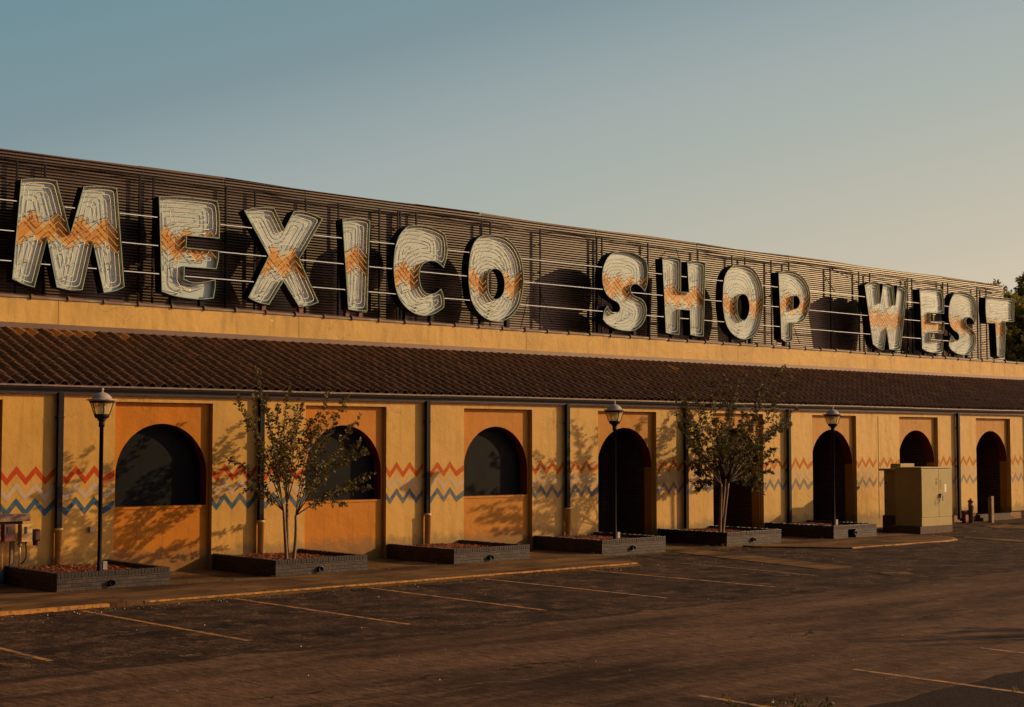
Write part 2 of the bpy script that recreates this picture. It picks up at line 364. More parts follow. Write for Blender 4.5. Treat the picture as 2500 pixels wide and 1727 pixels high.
# pavement slabs along the front of the building
KY = 25.0
g = MB()
g.prism([(-4, KY), (26.35, KY + .02), (26.9, 26.2), (27.6, 27.55), (27.6, 30.4), (-4, 30.4)], -.3, 0)
tag(g.build('pavement', M_CONC, bevel=.012), kind='structure')
c = [(33.3, 27.2), (34.9, 25.0), (39.3, 24.85), (40.2, 25.0), (40.9, 25.6), (41.3, 26.6), (41.4, 28.0), (41.5, 30.4), (33.3, 30.4)]
g = MB(); g.prism(c, -.3, -.035); tag(g.build('pavement', M_CONC, bevel=.012), kind='structure')
g = MB(); g.prism([(27.6, 27.62), (33.3, 27.55), (33.3, 30.4), (27.6, 30.4)], -.3, -.03); tag(g.build('pavement', M_CONC), kind='structure')
g = MB(); g.prism([(41.5, 28.9), (46.5, 28.6), (70, 28.3), (70, 30.4), (41.5, 30.4)], -.3, -.035); tag(g.build('pavement', M_ASPH), kind='structure')
p = [gr(1250 + a / 1.849, 1250 + b / 1.849, GZ) for a, b in [(700, 147), (1560, 238), (1400, 254), (1000, 208), (720, 172)]]
g = MB(); g.prism([(30.3, 27.6), (28.75, 21.5), (29.85, 21.3), (31.5, 27.6)], -.3, GZ + .012); tag(g.build('path', M_CONC), kind='structure')
g = MB(); g.prism([(28.6, 19.5), (29.3, 19.35), (29.75, 19.85), (29.0, 20.1)], -.3, GZ + .01); tag(g.build('manhole_slab', M_CONC), kind='structure')
sa = [gr(1250 + a / 1.849, 1250 + b / 1.849, GZ) for a, b in [(2040, 112), (2311, 130), (2311, 138), (2040, 120)]]
g = MB(); g.prism([(p.x, p.y) for p in reversed(sa)], -.3, GZ + .012); tag(g.build('path', M_CONC), kind='structure')
sa = [gr(1250 + a / 1.849, 1250 + b / 1.849, GZ) for a, b in [(2060, 57), (2311, 62), (2311, 78), (2200, 76)]]
g = MB(); g.prism([(p.x, p.y) for p in reversed(sa)], -.3, GZ + .012); tag(g.build('path', M_CONC), kind='structure')
# yellow kerb paint: follows the edges
def kerb_paint(pts, zt, w=.13, name='kerb_paint', drop=None):
    drop = GZ - .02 if drop is None else drop
    g = MB()
    for (a, b) in zip(pts, pts[1:]):
        a = Vector((*a, 0)); b = Vector((*b, 0)); d = (b - a).normalized(); n = Vector((-d.y, d.x, 0))
        n_steps = max(1, int((b - a).length / .35)); 
        for i in range(n_steps):
            p = a.lerp(b, i / n_steps); q = a.lerp(b, (i + 1) / n_steps)
            o = -n * .006
            v = [p + o + Vector((0, 0, zt + .004)), q + o + Vector((0, 0, zt + .004)), q + n * w + Vector((0, 0, zt + .004)), p + n * w + Vector((0, 0, zt + .004)),
                 p + o + Vector((0, 0, drop + random.uniform(-.008, .008))), q + o + Vector((0, 0, drop + random.uniform(-.008, .008)))]
            g.add(v, [(0, 1, 2, 3), (4, 5, 1, 0)])
    tag(g.build(name, M_YKERB), kind='structure')
kerb_paint([(-4, KY + .0), (12.6, KY + .0)], 0, .12, drop=-.06); kerb_paint([(13.3, KY), (26.3, KY + .02)], 0, .05, drop=-.028)
kerb_paint([(34.9, 25.0), (39.3, 24.85), (40.2, 25.0), (40.9, 25.6), (41.3, 26.6)], -.035, .06, drop=-.06)
def line(x, y0, y1, m=M_YLINE, w=.1, dx=0):
    g = MB(); n = 26
    for i in range(n):
        a = y0 + (y1 - y0) * i / n; b_ = y0 + (y1 - y0) * (i + 1) / n
        j = lambda: random.uniform(-.008, .008)
        xa = x + dx * i / n; xb = x + dx * (i + 1) / n
        g.add([(xa - w / 2 + j(), a, GZ + .004), (xa + w / 2 + j(), a, GZ + .004), (xb + w / 2 + j(), b_, GZ + .004), (xb - w / 2 + j(), b_, GZ + .004)], [(0, 1, 2, 3)])
    tag(g.build('parking_line', m), kind='structure')
for x, d in ((9.0, 0), (12.05, .07), (15.15, 0), (18.3, -.1), (21.36, 0), (24.62, 0)): line(x, 24.95, 19.55, dx=d)
line(27.75, 24.9, 20.6, M_YFAINT, dx=-.35)
for x in (10.4, 13.48, 16.53, 19.6, 22.7): line(x, 11.85, 6.4, dx=-.05)
# rougher, darker old surface at the near row of stalls
def patch_mat():
    m, t, b = new_mat('old_asphalt'); v = coords(t)
    c = mixc(t, ramp(t, noise(t, v, 30, 4, .75), [(.36, 0.), (.66, 1.)]), (.014, .009, .008), (.062, .036, .028))
    c = mixc(t, ramp(t, noise(t, v, 1.2, 5), [(.5, 0.), (.7, .5)]), c, (.03, .018, .014))
    L(t, c, b.inputs['Base Color']); b.inputs['Specular IOR Level'].default_value = .05; b.inputs['Roughness'].default_value = .95
    bump(t, b, noise(t, v, 35, 4, .75), .9, .02); return m
M_OLD = patch_mat()
g = MB(); front = []
for i in range(60):
    x = 8 + i * .5; front.append((x, 10.2 + .05 * math.sin(i * 1.7) + random.uniform(-.06, .06) + .12 * math.sin(i * .37)))
g.prism([(8, 4)] + [(37.5, 4)] + front[::-1], -.3, GZ + .002); tag(g.build('old_asphalt', M_OLD), kind='structure')
# loose bits on the asphalt
def specks():
    g = MB(); r = random.Random(3)
    for i in range(1100):
        if i < 450: y = r.uniform(8, 25); x = r.uniform(.3, 1.6) * y + r.uniform(-1, 1)
        else: y = 24.9 - abs(r.gauss(0, .35)); x = r.uniform(9, 33)
        s = r.choice([.005, .006, .008, .012]) * (1 + y / 60); z = GZ + .002
        a = r.uniform(0, 6.3)
        v = [(x + s * math.cos(a + k * 2.1), y + s * math.sin(a + k * 2.1), z) for k in range(3)] + [(x, y, z + s)]
        g.add(v, [(0, 1, 3), (1, 2, 3), (2, 0, 3)], 0 if r.random() < .3 else 1)
    tag(g.build('gravel', [simple('pale_grit', (.42, .33, .24), .8), simple('brown_grit', (.12, .07, .04), .9)]), kind='stuff')
specks()

# ------------------------------------------------------------------ building
bld = empty('commercial_building', (32, 30.2, 0))
tag(bld, 'long single storey yellow stucco building with orange arched bays and a clay tile roof', 'building')
YF, YR, YW = 30.2, 30.32, 30.60      # pilaster face, recess face, window board
PITCHX = 4.95; RL0 = 15.29; RW = 2.42
ZT = 3.93                             # soffit
RT_Z = 3.77                           # top of recesses
X0, X1 = 2.9, 68.
def zigzag(g, pts, zoff, th, m):
    """pts: (x, 0/1) corner list, 1 = peak"""
    for (xa, ha), (xb, hb) in zip(pts, pts[1:]):
        za = zoff + .25 * ha; zb = zoff + .25 * hb; y = YF - .003
        g.add([(xa, y, za), (xb, y, zb), (xb, y, zb + th), (xa, y, za + th)], [(0, 1, 2, 3)], m)
for k in range(-1, 10):
    rl = RL0 + PITCHX * k; rp = rl - PITCHX + RW          # pilaster from rp to rl
    g = MB(); zb = .26 if k >= 7 else -.1
    g.box(rp, rl, YF, YF + .5, zb, RT_Z)
    dl = rp + 1.13; dr = rp + 1.33                        # where the downpipe stands
    if k == 6: dl = dr = (rp + rl) / 2
    lo = [(rp, .58), (rp + .12, 0), (rp + .325, 1), (rp + .53, 0), (rp + .74, 1), (rp + .95, 0), (dl + .04 if k != 6 else rp + 1.15, .9)]
    hi = [(dr - .02 if k != 6 else rp + 1.3, .3), (dr + .10, 0), (dr + .31, 1), (dr + .52, 0), (dr + .73, 1), (dr + .94, 0), (rl, .62 if rl - dr > 1.1 else .9)]
    for zo, m in ((1.99, 1), (1.65, 2), (1.33, 3)):
        zigzag(g, lo, zo, .15, m); zigzag(g, hi, zo, .15, m)
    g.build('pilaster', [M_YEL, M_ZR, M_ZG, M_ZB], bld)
    if k >= 7:
        g = MB(); g.box(rp + .02, rl - .02, YF + .06, YF + .5, -.1, .255); g.build('plinth', M_BRICKP, bld)
    # ---- recessed arch bay
    a, b = rl, rl + RW; cx = (a + b) / 2; ha = 1.13; zs = 2.15; ztop = 3.30
    window = k <= 2
    sill = 1.46 if window else (0.0 if k < 7 else .2)
    g = MB(); y = YR; n = 28
    arc = [(cx - ha * math.cos(PI * i / n), zs + (ztop - zs) * math.sin(PI * i / n)) for i in range(n + 1)]
    V = [(x, y, z) for x, z in arc] + [(x, y, RT_Z) for x, z in arc]
    g.add(V, [(i, i + 1, n + 2 + i, n + 1 + i) for i in range(n)])
    for xa, xb in ((a, cx - ha), (cx + ha, b)):
        g.add([(xa, y, sill), (xb, y, sill), (xb, y, zs), (xa, y, zs)], [(0, 1, 2, 3)]); g.add([(xa, y, zs), (xb, y, zs), (xb, y, RT_Z), (xa, y, RT_Z)], [(0, 1, 2, 3)])
    if window:
        g.box(a, b, y, YW - .01, -.1, sill - .05)
        g.box(a, b, y - .018, YW - .01, sill - .05, sill)           # sill nosing
    yb = YW if window else YF + 1.7
    # reveal
    V = [(x, y, z) for x, z in arc] + [(x, y + .3, z) for x, z in arc]
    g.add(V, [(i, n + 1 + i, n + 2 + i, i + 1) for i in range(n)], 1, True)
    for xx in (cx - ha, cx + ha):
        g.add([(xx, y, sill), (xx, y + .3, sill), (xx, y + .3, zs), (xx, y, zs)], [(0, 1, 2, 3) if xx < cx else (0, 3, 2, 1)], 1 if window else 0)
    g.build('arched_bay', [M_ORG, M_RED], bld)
    if window:
        w = MB(); sw = (b - a - .04) / 3
        for q_ in range(3): w.box(a + .02 + sw * q_ + .003, a + .02 + sw * (q_ + 1) - .003, YW + .004 * (q_ % 2), YW + .05, sill - .1, ztop + .1)
        w.box(a + .02, b - .02, YW + .05, YW + .07, sill - .1, ztop + .1)
        w.build('window', M_DARK, bld)
    else:
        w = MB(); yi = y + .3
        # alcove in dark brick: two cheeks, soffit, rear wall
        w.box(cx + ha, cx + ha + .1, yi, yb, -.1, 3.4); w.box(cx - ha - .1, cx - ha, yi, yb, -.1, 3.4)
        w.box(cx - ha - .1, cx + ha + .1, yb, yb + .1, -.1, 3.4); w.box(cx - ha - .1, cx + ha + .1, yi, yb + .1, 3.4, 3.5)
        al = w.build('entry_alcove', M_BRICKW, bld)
        d = MB(); d.box(cx - .55, cx + .5, yb - .06, yb - .002, .02, 2.3); d.box(cx - .62, cx - .55, yb - .08, yb, 0, 2.4); d.box(cx + .5, cx + .57, yb - .08, yb, 0, 2.4); d.box(cx - .55, cx + .5, yb - .08, yb, 2.3, 2.4)
        dd = d.build('door', M_BLACK, bld); h = MB(); h.tube([(cx + .35, yb - .12, .95), (cx + .35, yb - .12, 1.25)], .012); h.build('handle', M_GREY, dd)
        if k == 7:
            s_ = MB(); s_.box(a - .0, b - .3, 29.95, 30.3, -.03, .09); s_.box(a, b - .3, 30.08, 30.31, .092, .2); s_.build('step', M_PLINTH, bld)
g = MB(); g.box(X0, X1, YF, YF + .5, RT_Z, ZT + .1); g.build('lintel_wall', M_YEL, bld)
g = MB()
for xj in ((RL0 + PITCHX * 6 + RL0 + PITCHX * 5 + RW) / 2,): g.box(xj - .012, xj + .012, YF - .004, YF + .01, .25, RT_Z)
g.build('wall_joint', M_BRONZE, bld)
# body behind (keeps light out and the roofs honest)
g = MB(); g.box(X0, X1, 32.2, 62, -.1, 4.6); g.box(X0, X1, 34.25, 62, 4.6, 6.2); g.box(X0, X0 + .2, 30.7, 32.2, -.1, 4.2); g.box(X1 - .2, X1, 30.7, 32.2, -.1, 4.2); g.box(X0, X1, 30.75, 32.2, 3.6, 3.9)
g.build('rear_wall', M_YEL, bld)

# roof of S shaped clay tiles
YE, ZE, YC, ZC = 30.10, 4.13, 33.85, 5.54
def tile_mat():
    m, t, b = new_mat('clay_tile')
    at_ = N(t, 'ShaderNodeAttribute', attribute_name='tint'); v = coords(t)
    c = mixc(t, at_.outputs['Fac'], (.065, .029, .017), (.215, .092, .042))
    c = mixc(t, ramp(t, noise(t, v, 3.5, 6, .7), [(.5, 0.), (.75, .6)]), c, (.05, .035, .03))
    fr = N(t, 'ShaderNodeAttribute', attribute_name='fresh')
    c = mixc(t, fr.outputs['Fac'], c, (.42, .19, .05))
    L(t, c, b.inputs['Base Color']); b.inputs['Roughness'].default_value = .6; b.inputs['Specular IOR Level'].default_value = .2
    bump(t, b, noise(t, v, 60, 4), .25, .006); return m
def tiles():
    rows = 9; tw = .293; ns = 16; run = (YC - YE) / rows; rise = (ZC - ZE) / rows
    nx = int((X1 + .0 - X0) / tw); r = random.Random(5)
    V = []; F = []; T = []; FR = []
    sl = math.atan2(rise, run); nrm = Vector((0, -math.sin(sl), math.cos(sl)))
    prof = []
    for i in range(ns + 1):
        u = i / ns; cu = math.cos(2 * PI * u); prof.append((u * tw, .052 * math.copysign(abs(cu) ** .55, cu)))
    for rw in range(rows):
        for c in range(nx):
            tint = r.uniform(.25, .6) + (.35 if r.random() < .06 else 0); 
            x = X0 + c * tw + r.uniform(-.004, .004); lift = r.uniform(-.004, .004); sk = r.uniform(-.004, .004); slip = r.uniform(-.012, .012)
            y0 = YE + rw * run - .055 + slip; z0 = ZE + rw * rise - .02 + slip * .37; y1 = YE + (rw + 1) * run; z1 = ZE + (rw + 1) * rise
            b = len(V); fresh = 1. if (rw == 8 and 37 < c < 50 and r.random() < .55) else (1. if r.random() < .0012 else 0.)
            for kind in (0, 1, 3, 2):
                for (px, pz) in prof:
                    if kind == 0: p = Vector((x + px + sk, y0, z0)) + nrm * (pz * .96 + .046 + lift - .020)       # lower lip
                    elif kind in (1, 3): p = Vector((x + px + sk, y0, z0)) + nrm * (pz + .046 + lift)
                    else: p = Vector((x + px, y1, z1)) + nrm * (pz + .002)
                    V.append(tuple(p)); T.append(tint); FR.append(fresh)
            m = ns + 1
            for kind in (0, 2):
                for i in range(ns): F.append((b + kind * m + i, b + kind * m + i + 1, b + (kind + 1) * m + i + 1, b + (kind + 1) * m + i))
    g = MB(); g.add(V, F, 0, False)
    o = g.build('tiled_roof', tile_mat(), bld); me = o.data
    for nme, arr in (('tint', T), ('fresh', FR)):
        at_ = me.attributes.new(nme, 'FLOAT', 'POINT'); at_.data.foreach_set('value', arr)
    me.polygons.foreach_set('use_smooth', [True] * len(F)); 
    me.shade_smooth() if hasattr(me, 'shade_smooth') else None
tiles()
g = MB(); g.add([(X0, YE - .02, ZE - .055), (X1, YE - .02, ZE - .055), (X1, YC, ZC - .055), (X0, YC, ZC - .055), (X0, YE - .02, ZE - .2), (X1, YE - .02, ZE - .2)], [(0, 1, 2, 3), (4, 5, 1, 0)])
g.box(X0, X1, YF - .06, YF, ZT - .02, ZE - .06)
g.build('roof_deck', M_BLACK, bld)
# gutter with rolled lip
g = MB(); segs = list(np.arange(X0, X1, 3.05)) + [X1]; r = random.Random(2)
for xa, xb in zip(segs, segs[1:]):
    w0 = r.uniform(-.008, .008); w1 = r.uniform(-.008, .008)
    def prof(x, w):
        P = [(30.045, 4.10), (30.03, 4.10), (30.03, 4.065), (30.048, 4.06), (30.052, 4.02), (30.075, 3.965), (30.075, 3.945), (30.17, 3.945), (30.17, 4.08)]
        return [(x, y, z + w) for y, z in P]
    A = prof(xa, w0); B = prof(xb + .01, w1); n = len(A)
    g.add(A + B, [(i, i + 1, n + i + 1, n + i) for i in range(2)], 1); g.add(A + B, [(i, i + 1, n + i + 1, n + i) for i in range(2, n - 1)], 0)
g.build('gutter', [M_BRONZE, M_GLIP], bld)
g = MB(); g.box(X0, X1, 30.12, YF, 3.90, 3.944); g.build('frieze_board', M_BOARD, bld)
# downpipes
for i, x in enumerate((13.99, 18.96, 23.91, 28.86, 33.77, 38.70, 48.6, 53.6, 58.5)):
    g = MB(); low = i < 4; zb = 1.06 if low else .06
    g.box(x - .07, x + .055, 30.06, 30.165, zb, 3.95); 
    if not low: g.box(x - .07, x + .055, 29.9, 30.06, .02, .12)
    for z in (2.0, 3.4): g.box(x - .085, x + .07, 30.055, 30.2, z, z + .03)
    o = g.build('downpipe', M_BRONZE, bld, bevel=.008)
    if low:
        g = MB(); g.lathe((x - .008, 30.085, 0), [(.082, -.08), (.082, 1.02), (.09, 1.02), (.09, 1.07), (.078, 1.075)], 18); g.build('pipe_boot', M_PIPE, o)
# parapet wall with panel joints, flashing and half round coping
ZP0, ZP1 = 5.60, 6.30
jx = [X0, 15.62, 22.45, 30.7, 40.7, 49.95, 58.3, X1]
g = MB()
for xa, xb in zip(jx, jx[1:]):
    g.box(xa + .008, xb - .008, YC, YC + .35, 5.1, ZP1); g.box(xb - .01, xb + .01, YC + .012, YC + .3, 5.1, ZP1 - .001)
g.build('parapet', M_CREAM, bld)
g = MB(); g.box(X0, X1, YC - .045, YC - .002, 5.575, 5.685); g.box(X0, X1, YC - .055, YC - .003, 5.56, 5.574); g.build('flashing', M_BOARD, bld)
g = MB(); x = X0; r = random.Random(9)
while x < X1:
    ln = .925; zz = r.uniform(-.01, .01); n = 8
    A = []; 
    for (xx, rr) in ((x, .092), (x + .07, .092), (x + .07, .072), (x + ln + .04, .064)):
        for j in range(n + 1):
            a = PI * (-.12 + 1.12 * j / n); A.append((xx, YC + .05 - rr * 1.1 * math.cos(a), ZP1 - .01 + rr * math.sin(a) + zz))
    m = n + 1
    g.add(A, [(q * m + j, q * m + j + 1, (q + 1) * m + j + 1, (q + 1) * m + j) for q in range(3) for j in range(n)] + [tuple(range(m))], 0, True)
    x += ln
g.build('coping', M_COP, bld)
g = MB(); g.box(X0, X1, YC + .12, YC + .45, ZP1 - .02, ZP1 + .01); g.build('roof_edge', M_BOARD, bld)

# ------------------------------------------------------------------ ribbed screen behind the letters
DP = 35.2
ZS1 = at(0, 360, DP).z; XS1 = 60.7; XS0 = 3.
ZSR = at(2450, 697, DP).z
scr = empty('ribbed_screen', (32, DP, 6.2)); tag(scr, 'long brown ribbed metal screen standing on the roof behind the big letters', 'screen')
def rib_mat():
    m, t, b = new_mat('brown_ribbed_metal'); v = coords(t); vs = coords(t, (.35, 1, 2.2))
    c = mixc(t, ramp(t, noise(t, vs, 1.3, 6), [(.3, 0.), (.7, 1.)]), (.064, .037, .024), (.108, .064, .040))
    c = mixc(t, ramp(t, noise(t, v, 12, 6, .7), [(.66, 0.), (.72, .8)]), c, (.32, .2, .13))
    L(t, c, b.inputs['Base Color']); b.inputs['Roughness'].default_value = .43; b.inputs['Metallic'].default_value = .12; b.inputs['Specular IOR Level'].default_value = .35
    bump(t, b, noise(t, vs, 2.5, 4), .25, .02); return m
M_RIB = rib_mat()
xs = [XS0] + [at(q, 500, DP).x for q in (102, 337, 549, 745, 924, 1014, 1175, 1320, 1455, 1582, 1700, 1818, 1924, 2024, 2120, 2212, 2298, 2382)] + [XS1]
xs = sorted(set(round(x, 2) for x in xs)); r = random.Random(4)
def topz(x): return ZS1 + (ZSR - ZS1) * (x - 14.5) / 46. + .03 * math.sin(x * .7)
for xa, xb in zip(xs, xs[1:]):
    g = MB(); z = 6.18; pr = []; dy = r.uniform(-.012, .012)
    while z < 10.4:
        pr += [(0, z), (.004, z + .031), (.085, z + .037), (.085, z + .071)]; z += .076
    top = min(topz(xa), topz(xb)); pr = [(d, z) for d, z in pr if z < top - .02] 
    pr += [(0, topz(xa) - .015)]
    n = len(pr); A = [(xa - .004, DP + d + dy, z if i < n - 1 else topz(xa)) for i, (d, z) in enumerate(pr)] + [(xb + .004, DP + d + dy * .5 + .002, z if i < n - 1 else topz(xb)) for i, (d, z) in enumerate(pr)]
    g.add(A, [(i, i + 1, n + i + 1, n + i) for i in range(n - 1)])
    g.box(xa, xb, DP - .006, DP + .09, top - .004, top + .008)
    g.build('ribbed_sheet', M_RIB, scr)
g = MB(); 
for x in np.arange(XS0 + .5, XS1, 3.): g.box(x, x + .08, DP + .12, DP + .2, 6.0, 9.7); g.add([(x, DP + .2, 9.3), (x + .08, DP + .2, 9.3), (x + .08, DP + 2.2, 6.1), (x, DP + 2.2, 6.1)], [(0, 1, 2, 3)])
g.build('rear_framing', M_BRONZE, scr)
# rail and posts in front
DQ = DP - .13
zr = lambda x: topz(x) - .27
g = MB(); pts = [(x, DQ, zr(x)) for x in np.arange(XS0, XS1, 1.)]; g.tube(pts, .016, 5)
g.tube([(x, DQ - .0, zr(x) - .07 + .035 * math.sin(x * 2.1)) for x in np.arange(XS0, XS1, .5)], .008, 4); g.build('top_rail', M_BRONZE, scr)
for q in (38, 106.6, 339, 373, 551, 621.8, 745.7, 825.8, 926, 971, 977, 1016, 1176, 1197, 1319, 1457, 1469.6, 1581.6, 1703.6, 1786.6, 1818, 1882, 1925, 2026, 2095.5, 2122, 2213.5, 2224.7, 2300, 2312, 2383, 2405):
    x = at(q, 600, DQ).x; g = MB(); g.box(x - .022, x + .022, DQ - .022, DQ + .022, 6.2, zr(x)); 
    for z in (6.9, 8.3, 9.2): g.box(x - .012, x + .012, DQ + .02, DP, z, z + .024)
    g.build('post', M_BRONZE, scr)
for (a, b) in (((1654.6 - 4, 607), (1658, 632)), ((1319, 715), (1348, 790)), ((2030, 760), (2053, 845)), ((1935, 790), (1952, 838)), ((2030, 657), (2098, 692)), ((2457, 706), (2438, 730)), ((0, 432), (14, 436)), ((2395, 842), (2420, 824))):
    g = MB(); g.tube([at(*a, DQ - .05), at(*b, DQ - .35)], .013, 5); g.build('stay', M_BRONZE, scr)
# horizontal white light bars between the letters
DB = 34.44
for i, (ya, yb) in enumerate(((491, 722), (565, 782), (638.6, 826))):
    pass

# ------------------------------------------------------------------ letters
DL, DF, DBK = 34.1, 34.225, 34.44
def cpts(x0, y0, s, P): return [(x0 + a / s, y0 + b / s) for a, b in P]
LET = []
def letter(ch, x0, y0, s, outer, holes, peak, lab, trough=False):
    o = [at(*q, DL) for q in cpts(x0, y0, s, outer)]; hh = [[at(*q, DL) for q in cpts(x0, y0, s, h)] for h in holes]
    pk = at(*cpts(x0, y0, s, [peak])[0], DF)
    LET.append((ch, [(p.x, p.z) for p in o], [[(p.x, p.z) for p in h] for h in hh], (pk.x, pk.z, trough), lab))
letter('M', 20, 420, 5.15, [(163, 92), (300, 82), (460, 87), (612, 108), (783, 778), (950, 182), (1130, 176), (1280, 186), (1370, 205), (1463, 1448), (1350, 1497), (1203, 1520), (1066, 885), (935, 1485), (780, 1488), (610, 1450), (490, 838), (332, 1455), (190, 1412), (52, 1345)], [], (295, 715), 'large mint letter M on the parapet with orange zigzag band, farthest left of the row')
letter('E', 370, 460, 5.505, [(100, 112), (300, 108), (550, 126), (750, 148), (888, 172), (912, 300), (920, 470), (915, 675), (700, 658), (478, 638), (468, 795), (908, 840), (902, 960), (875, 1085), (660, 1072), (447, 1055), (440, 1222), (560, 1262), (700, 1258), (858, 1225), (862, 1310), (835, 1480), (650, 1494), (450, 1475), (280, 1440), (138, 1388)], [], (180, 735), 'large mint letter E with loose black wires, between the M and the X')
letter('X', 580, 490, 5.70, [(92, 140), (200, 107), (350, 92), (512, 102), (650, 400), (785, 145), (920, 152), (1060, 190), (1190, 250), (862, 815), (1130, 1415), (1010, 1462), (858, 1480), (640, 1125), (440, 1450), (290, 1420), (150, 1350), (435, 770)], [], (635, 860), 'large mint letter X with crossing strokes and orange V band', True)
letter('I', 820, 520, 6.38, [(102, 105), (200, 84), (330, 76), (450, 92), (537, 122), (512, 800), (492, 1530), (340, 1528), (193, 1505)], [], (305, 745), 'large mint letter I, narrow single stroke between the X and the C')
letter('C', 940, 530, 6.141, [(880, 765), (930, 600), (937, 450), (920, 330), (895, 250), (800, 195), (690, 152), (560, 128), (440, 125), (345, 142), (270, 205), (210, 290), (163, 420), (140, 560), (130, 720), (138, 900), (160, 1060), (210, 1210), (290, 1330), (380, 1410), (480, 1462), (600, 1482), (720, 1458), (800, 1420), (885, 1360), (890, 1250), (870, 1150), (842, 1075), (780, 1125), (720, 1150), (650, 1152), (590, 1120), (550, 1060), (525, 960), (516, 860), (530, 780), (570, 710), (640, 670), (720, 660), (800, 692)], [], (400, 885), 'large mint letter C curving open to the right, beside the I', True)
letter('O', 1120, 560, 6.65, [(160, 800), (165, 600), (190, 400), (240, 240), (310, 145), (400, 103), (520, 92), (650, 100), (780, 148), (880, 232), (960, 350), (1020, 500), (1050, 680), (1055, 850), (1035, 1050), (990, 1230), (920, 1350), (820, 1440), (720, 1487), (600, 1498), (480, 1470), (370, 1400), (280, 1300), (210, 1160), (175, 980)], [[(475, 850), (482, 760), (500, 700), (545, 655), (600, 642), (655, 662), (705, 715), (738, 810), (745, 900), (730, 1010), (685, 1095), (620, 1137), (560, 1122), (510, 1065), (482, 970)]], (350, 865), 'large mint letter O with a tall oval hole, right after the C', True)
letter('S', 1450, 600, 7.253, [(905, 810), (942, 700), (957, 560), (952, 400), (925, 272), (850, 198), (740, 138), (600, 106), (480, 101), (360, 120), (270, 180), (210, 270), (165, 390), (148, 520), (155, 660), (185, 780), (245, 890), (330, 958), (405, 1000), (450, 1050), (467, 1110), (445, 1165), (395, 1190), (330, 1180), (280, 1140), (240, 1065), (200, 1120), (172, 1200), (163, 1310), (220, 1380), (320, 1445), (450, 1492), (580, 1510), (700, 1505), (800, 1455), (880, 1365), (925, 1245), (935, 1120), (905, 1015), (850, 950), (760, 908), (690, 868), (655, 815), (648, 750), (680, 700), (735, 680), (795, 700), (850, 748)], [], (425, 735), 'mint letter S starting the middle word, with a wide gap on its left')
letter('H', 1590, 610, 6.94, [(188, 158), (260, 130), (340, 120), (430, 133), (505, 155), (502, 712), (640, 722), (610, 207), (700, 189), (800, 190), (922, 215), (905, 800), (888, 1468), (780, 1465), (665, 1443), (655, 1028), (487, 1015), (475, 1440), (350, 1430), (248, 1408), (220, 800)], [], (325, 770), 'mint letter H with two flared uprights, between S and O')
letter('O', 1740, 630, 7.6, [(190, 700), (200, 500), (230, 335), (290, 225), (380, 150), (500, 130), (620, 140), (740, 192), (830, 300), (900, 450), (938, 640), (942, 850), (925, 1020), (880, 1220), (820, 1370), (740, 1460), (640, 1507), (540, 1508), (430, 1460), (330, 1370), (250, 1220), (205, 1020), (190, 860)], [[(455, 900), (460, 800), (485, 722), (530, 680), (575, 672), (630, 708), (665, 780), (682, 880), (675, 990), (640, 1100), (590, 1158), (548, 1155), (500, 1108), (467, 1020)]], (340, 885), 'smaller mint letter O with narrow hole, between the H and the P', True)
letter('P', 1870, 650, 7.977, [(245, 128), (340, 103), (450, 95), (570, 117), (680, 178), (780, 290), (840, 420), (868, 560), (865, 700), (840, 850), (790, 980), (730, 1068), (650, 1107), (522, 1105), (520, 1440), (450, 1477), (380, 1475), (298, 1415), (288, 1050), (265, 600)], [[(535, 590), (590, 578), (640, 620), (662, 700), (642, 780), (590, 830), (530, 842)]], (410, 740), 'mint letter P with rounded bowl and straight stem, last of the middle word')
letter('W', 2090, 670, 7.979, [(168, 215), (240, 170), (335, 146), (445, 165), (480, 560), (528, 188), (620, 176), (725, 207), (765, 595), (808, 222), (885, 225), (997, 305), (870, 1450), (780, 1477), (650, 1463), (597, 1085), (545, 1467), (440, 1450), (330, 1362)], [], (345, 872), 'mint letter W with three tall prongs, first of the last word', True)
letter('E', 2220, 690, 8.4, [(210, 138), (350, 118), (520, 128), (685, 150), (715, 380), (712, 640), (440, 625), (438, 795), (720, 800), (718, 900), (700, 1045), (445, 1030), (440, 1190), (560, 1200), (692, 1178), (697, 1300), (685, 1425), (560, 1447), (420, 1430), (330, 1400), (265, 1355), (240, 700)], [], (310, 825), 'small mint letter E with three bars, between the W and the S', True)
letter('S', 2300, 690, 7.98, [(640, 805), (665, 700), (670, 560), (662, 390), (640, 315), (560, 238), (450, 198), (340, 187), (250, 210), (190, 290), (147, 420), (130, 560), (132, 700), (160, 830), (230, 930), (300, 980), (335, 1040), (332, 1100), (300, 1134), (250, 1110), (210, 1060), (185, 1030), (145, 1130), (133, 1235), (170, 1300), (260, 1370), (370, 1407), (490, 1407), (580, 1342), (640, 1250), (665, 1130), (650, 1005), (600, 930), (530, 878), (480, 830), (465, 770), (480, 710), (520, 680), (570, 700), (610, 747)], [], (390, 850), 'small mint letter S between the last E and the T', True)
letter('T', 2380, 670, 7.258, [(195, 405), (300, 402), (500, 417), (695, 440), (700, 620), (690, 842), (540, 840), (547, 1000), (535, 1300), (525, 1480), (460, 1487), (395, 1445), (372, 1000), (365, 868), (210, 865), (190, 600)], [], (440, 960), 'mint letter T beside the tree, farthest right of the row', True)

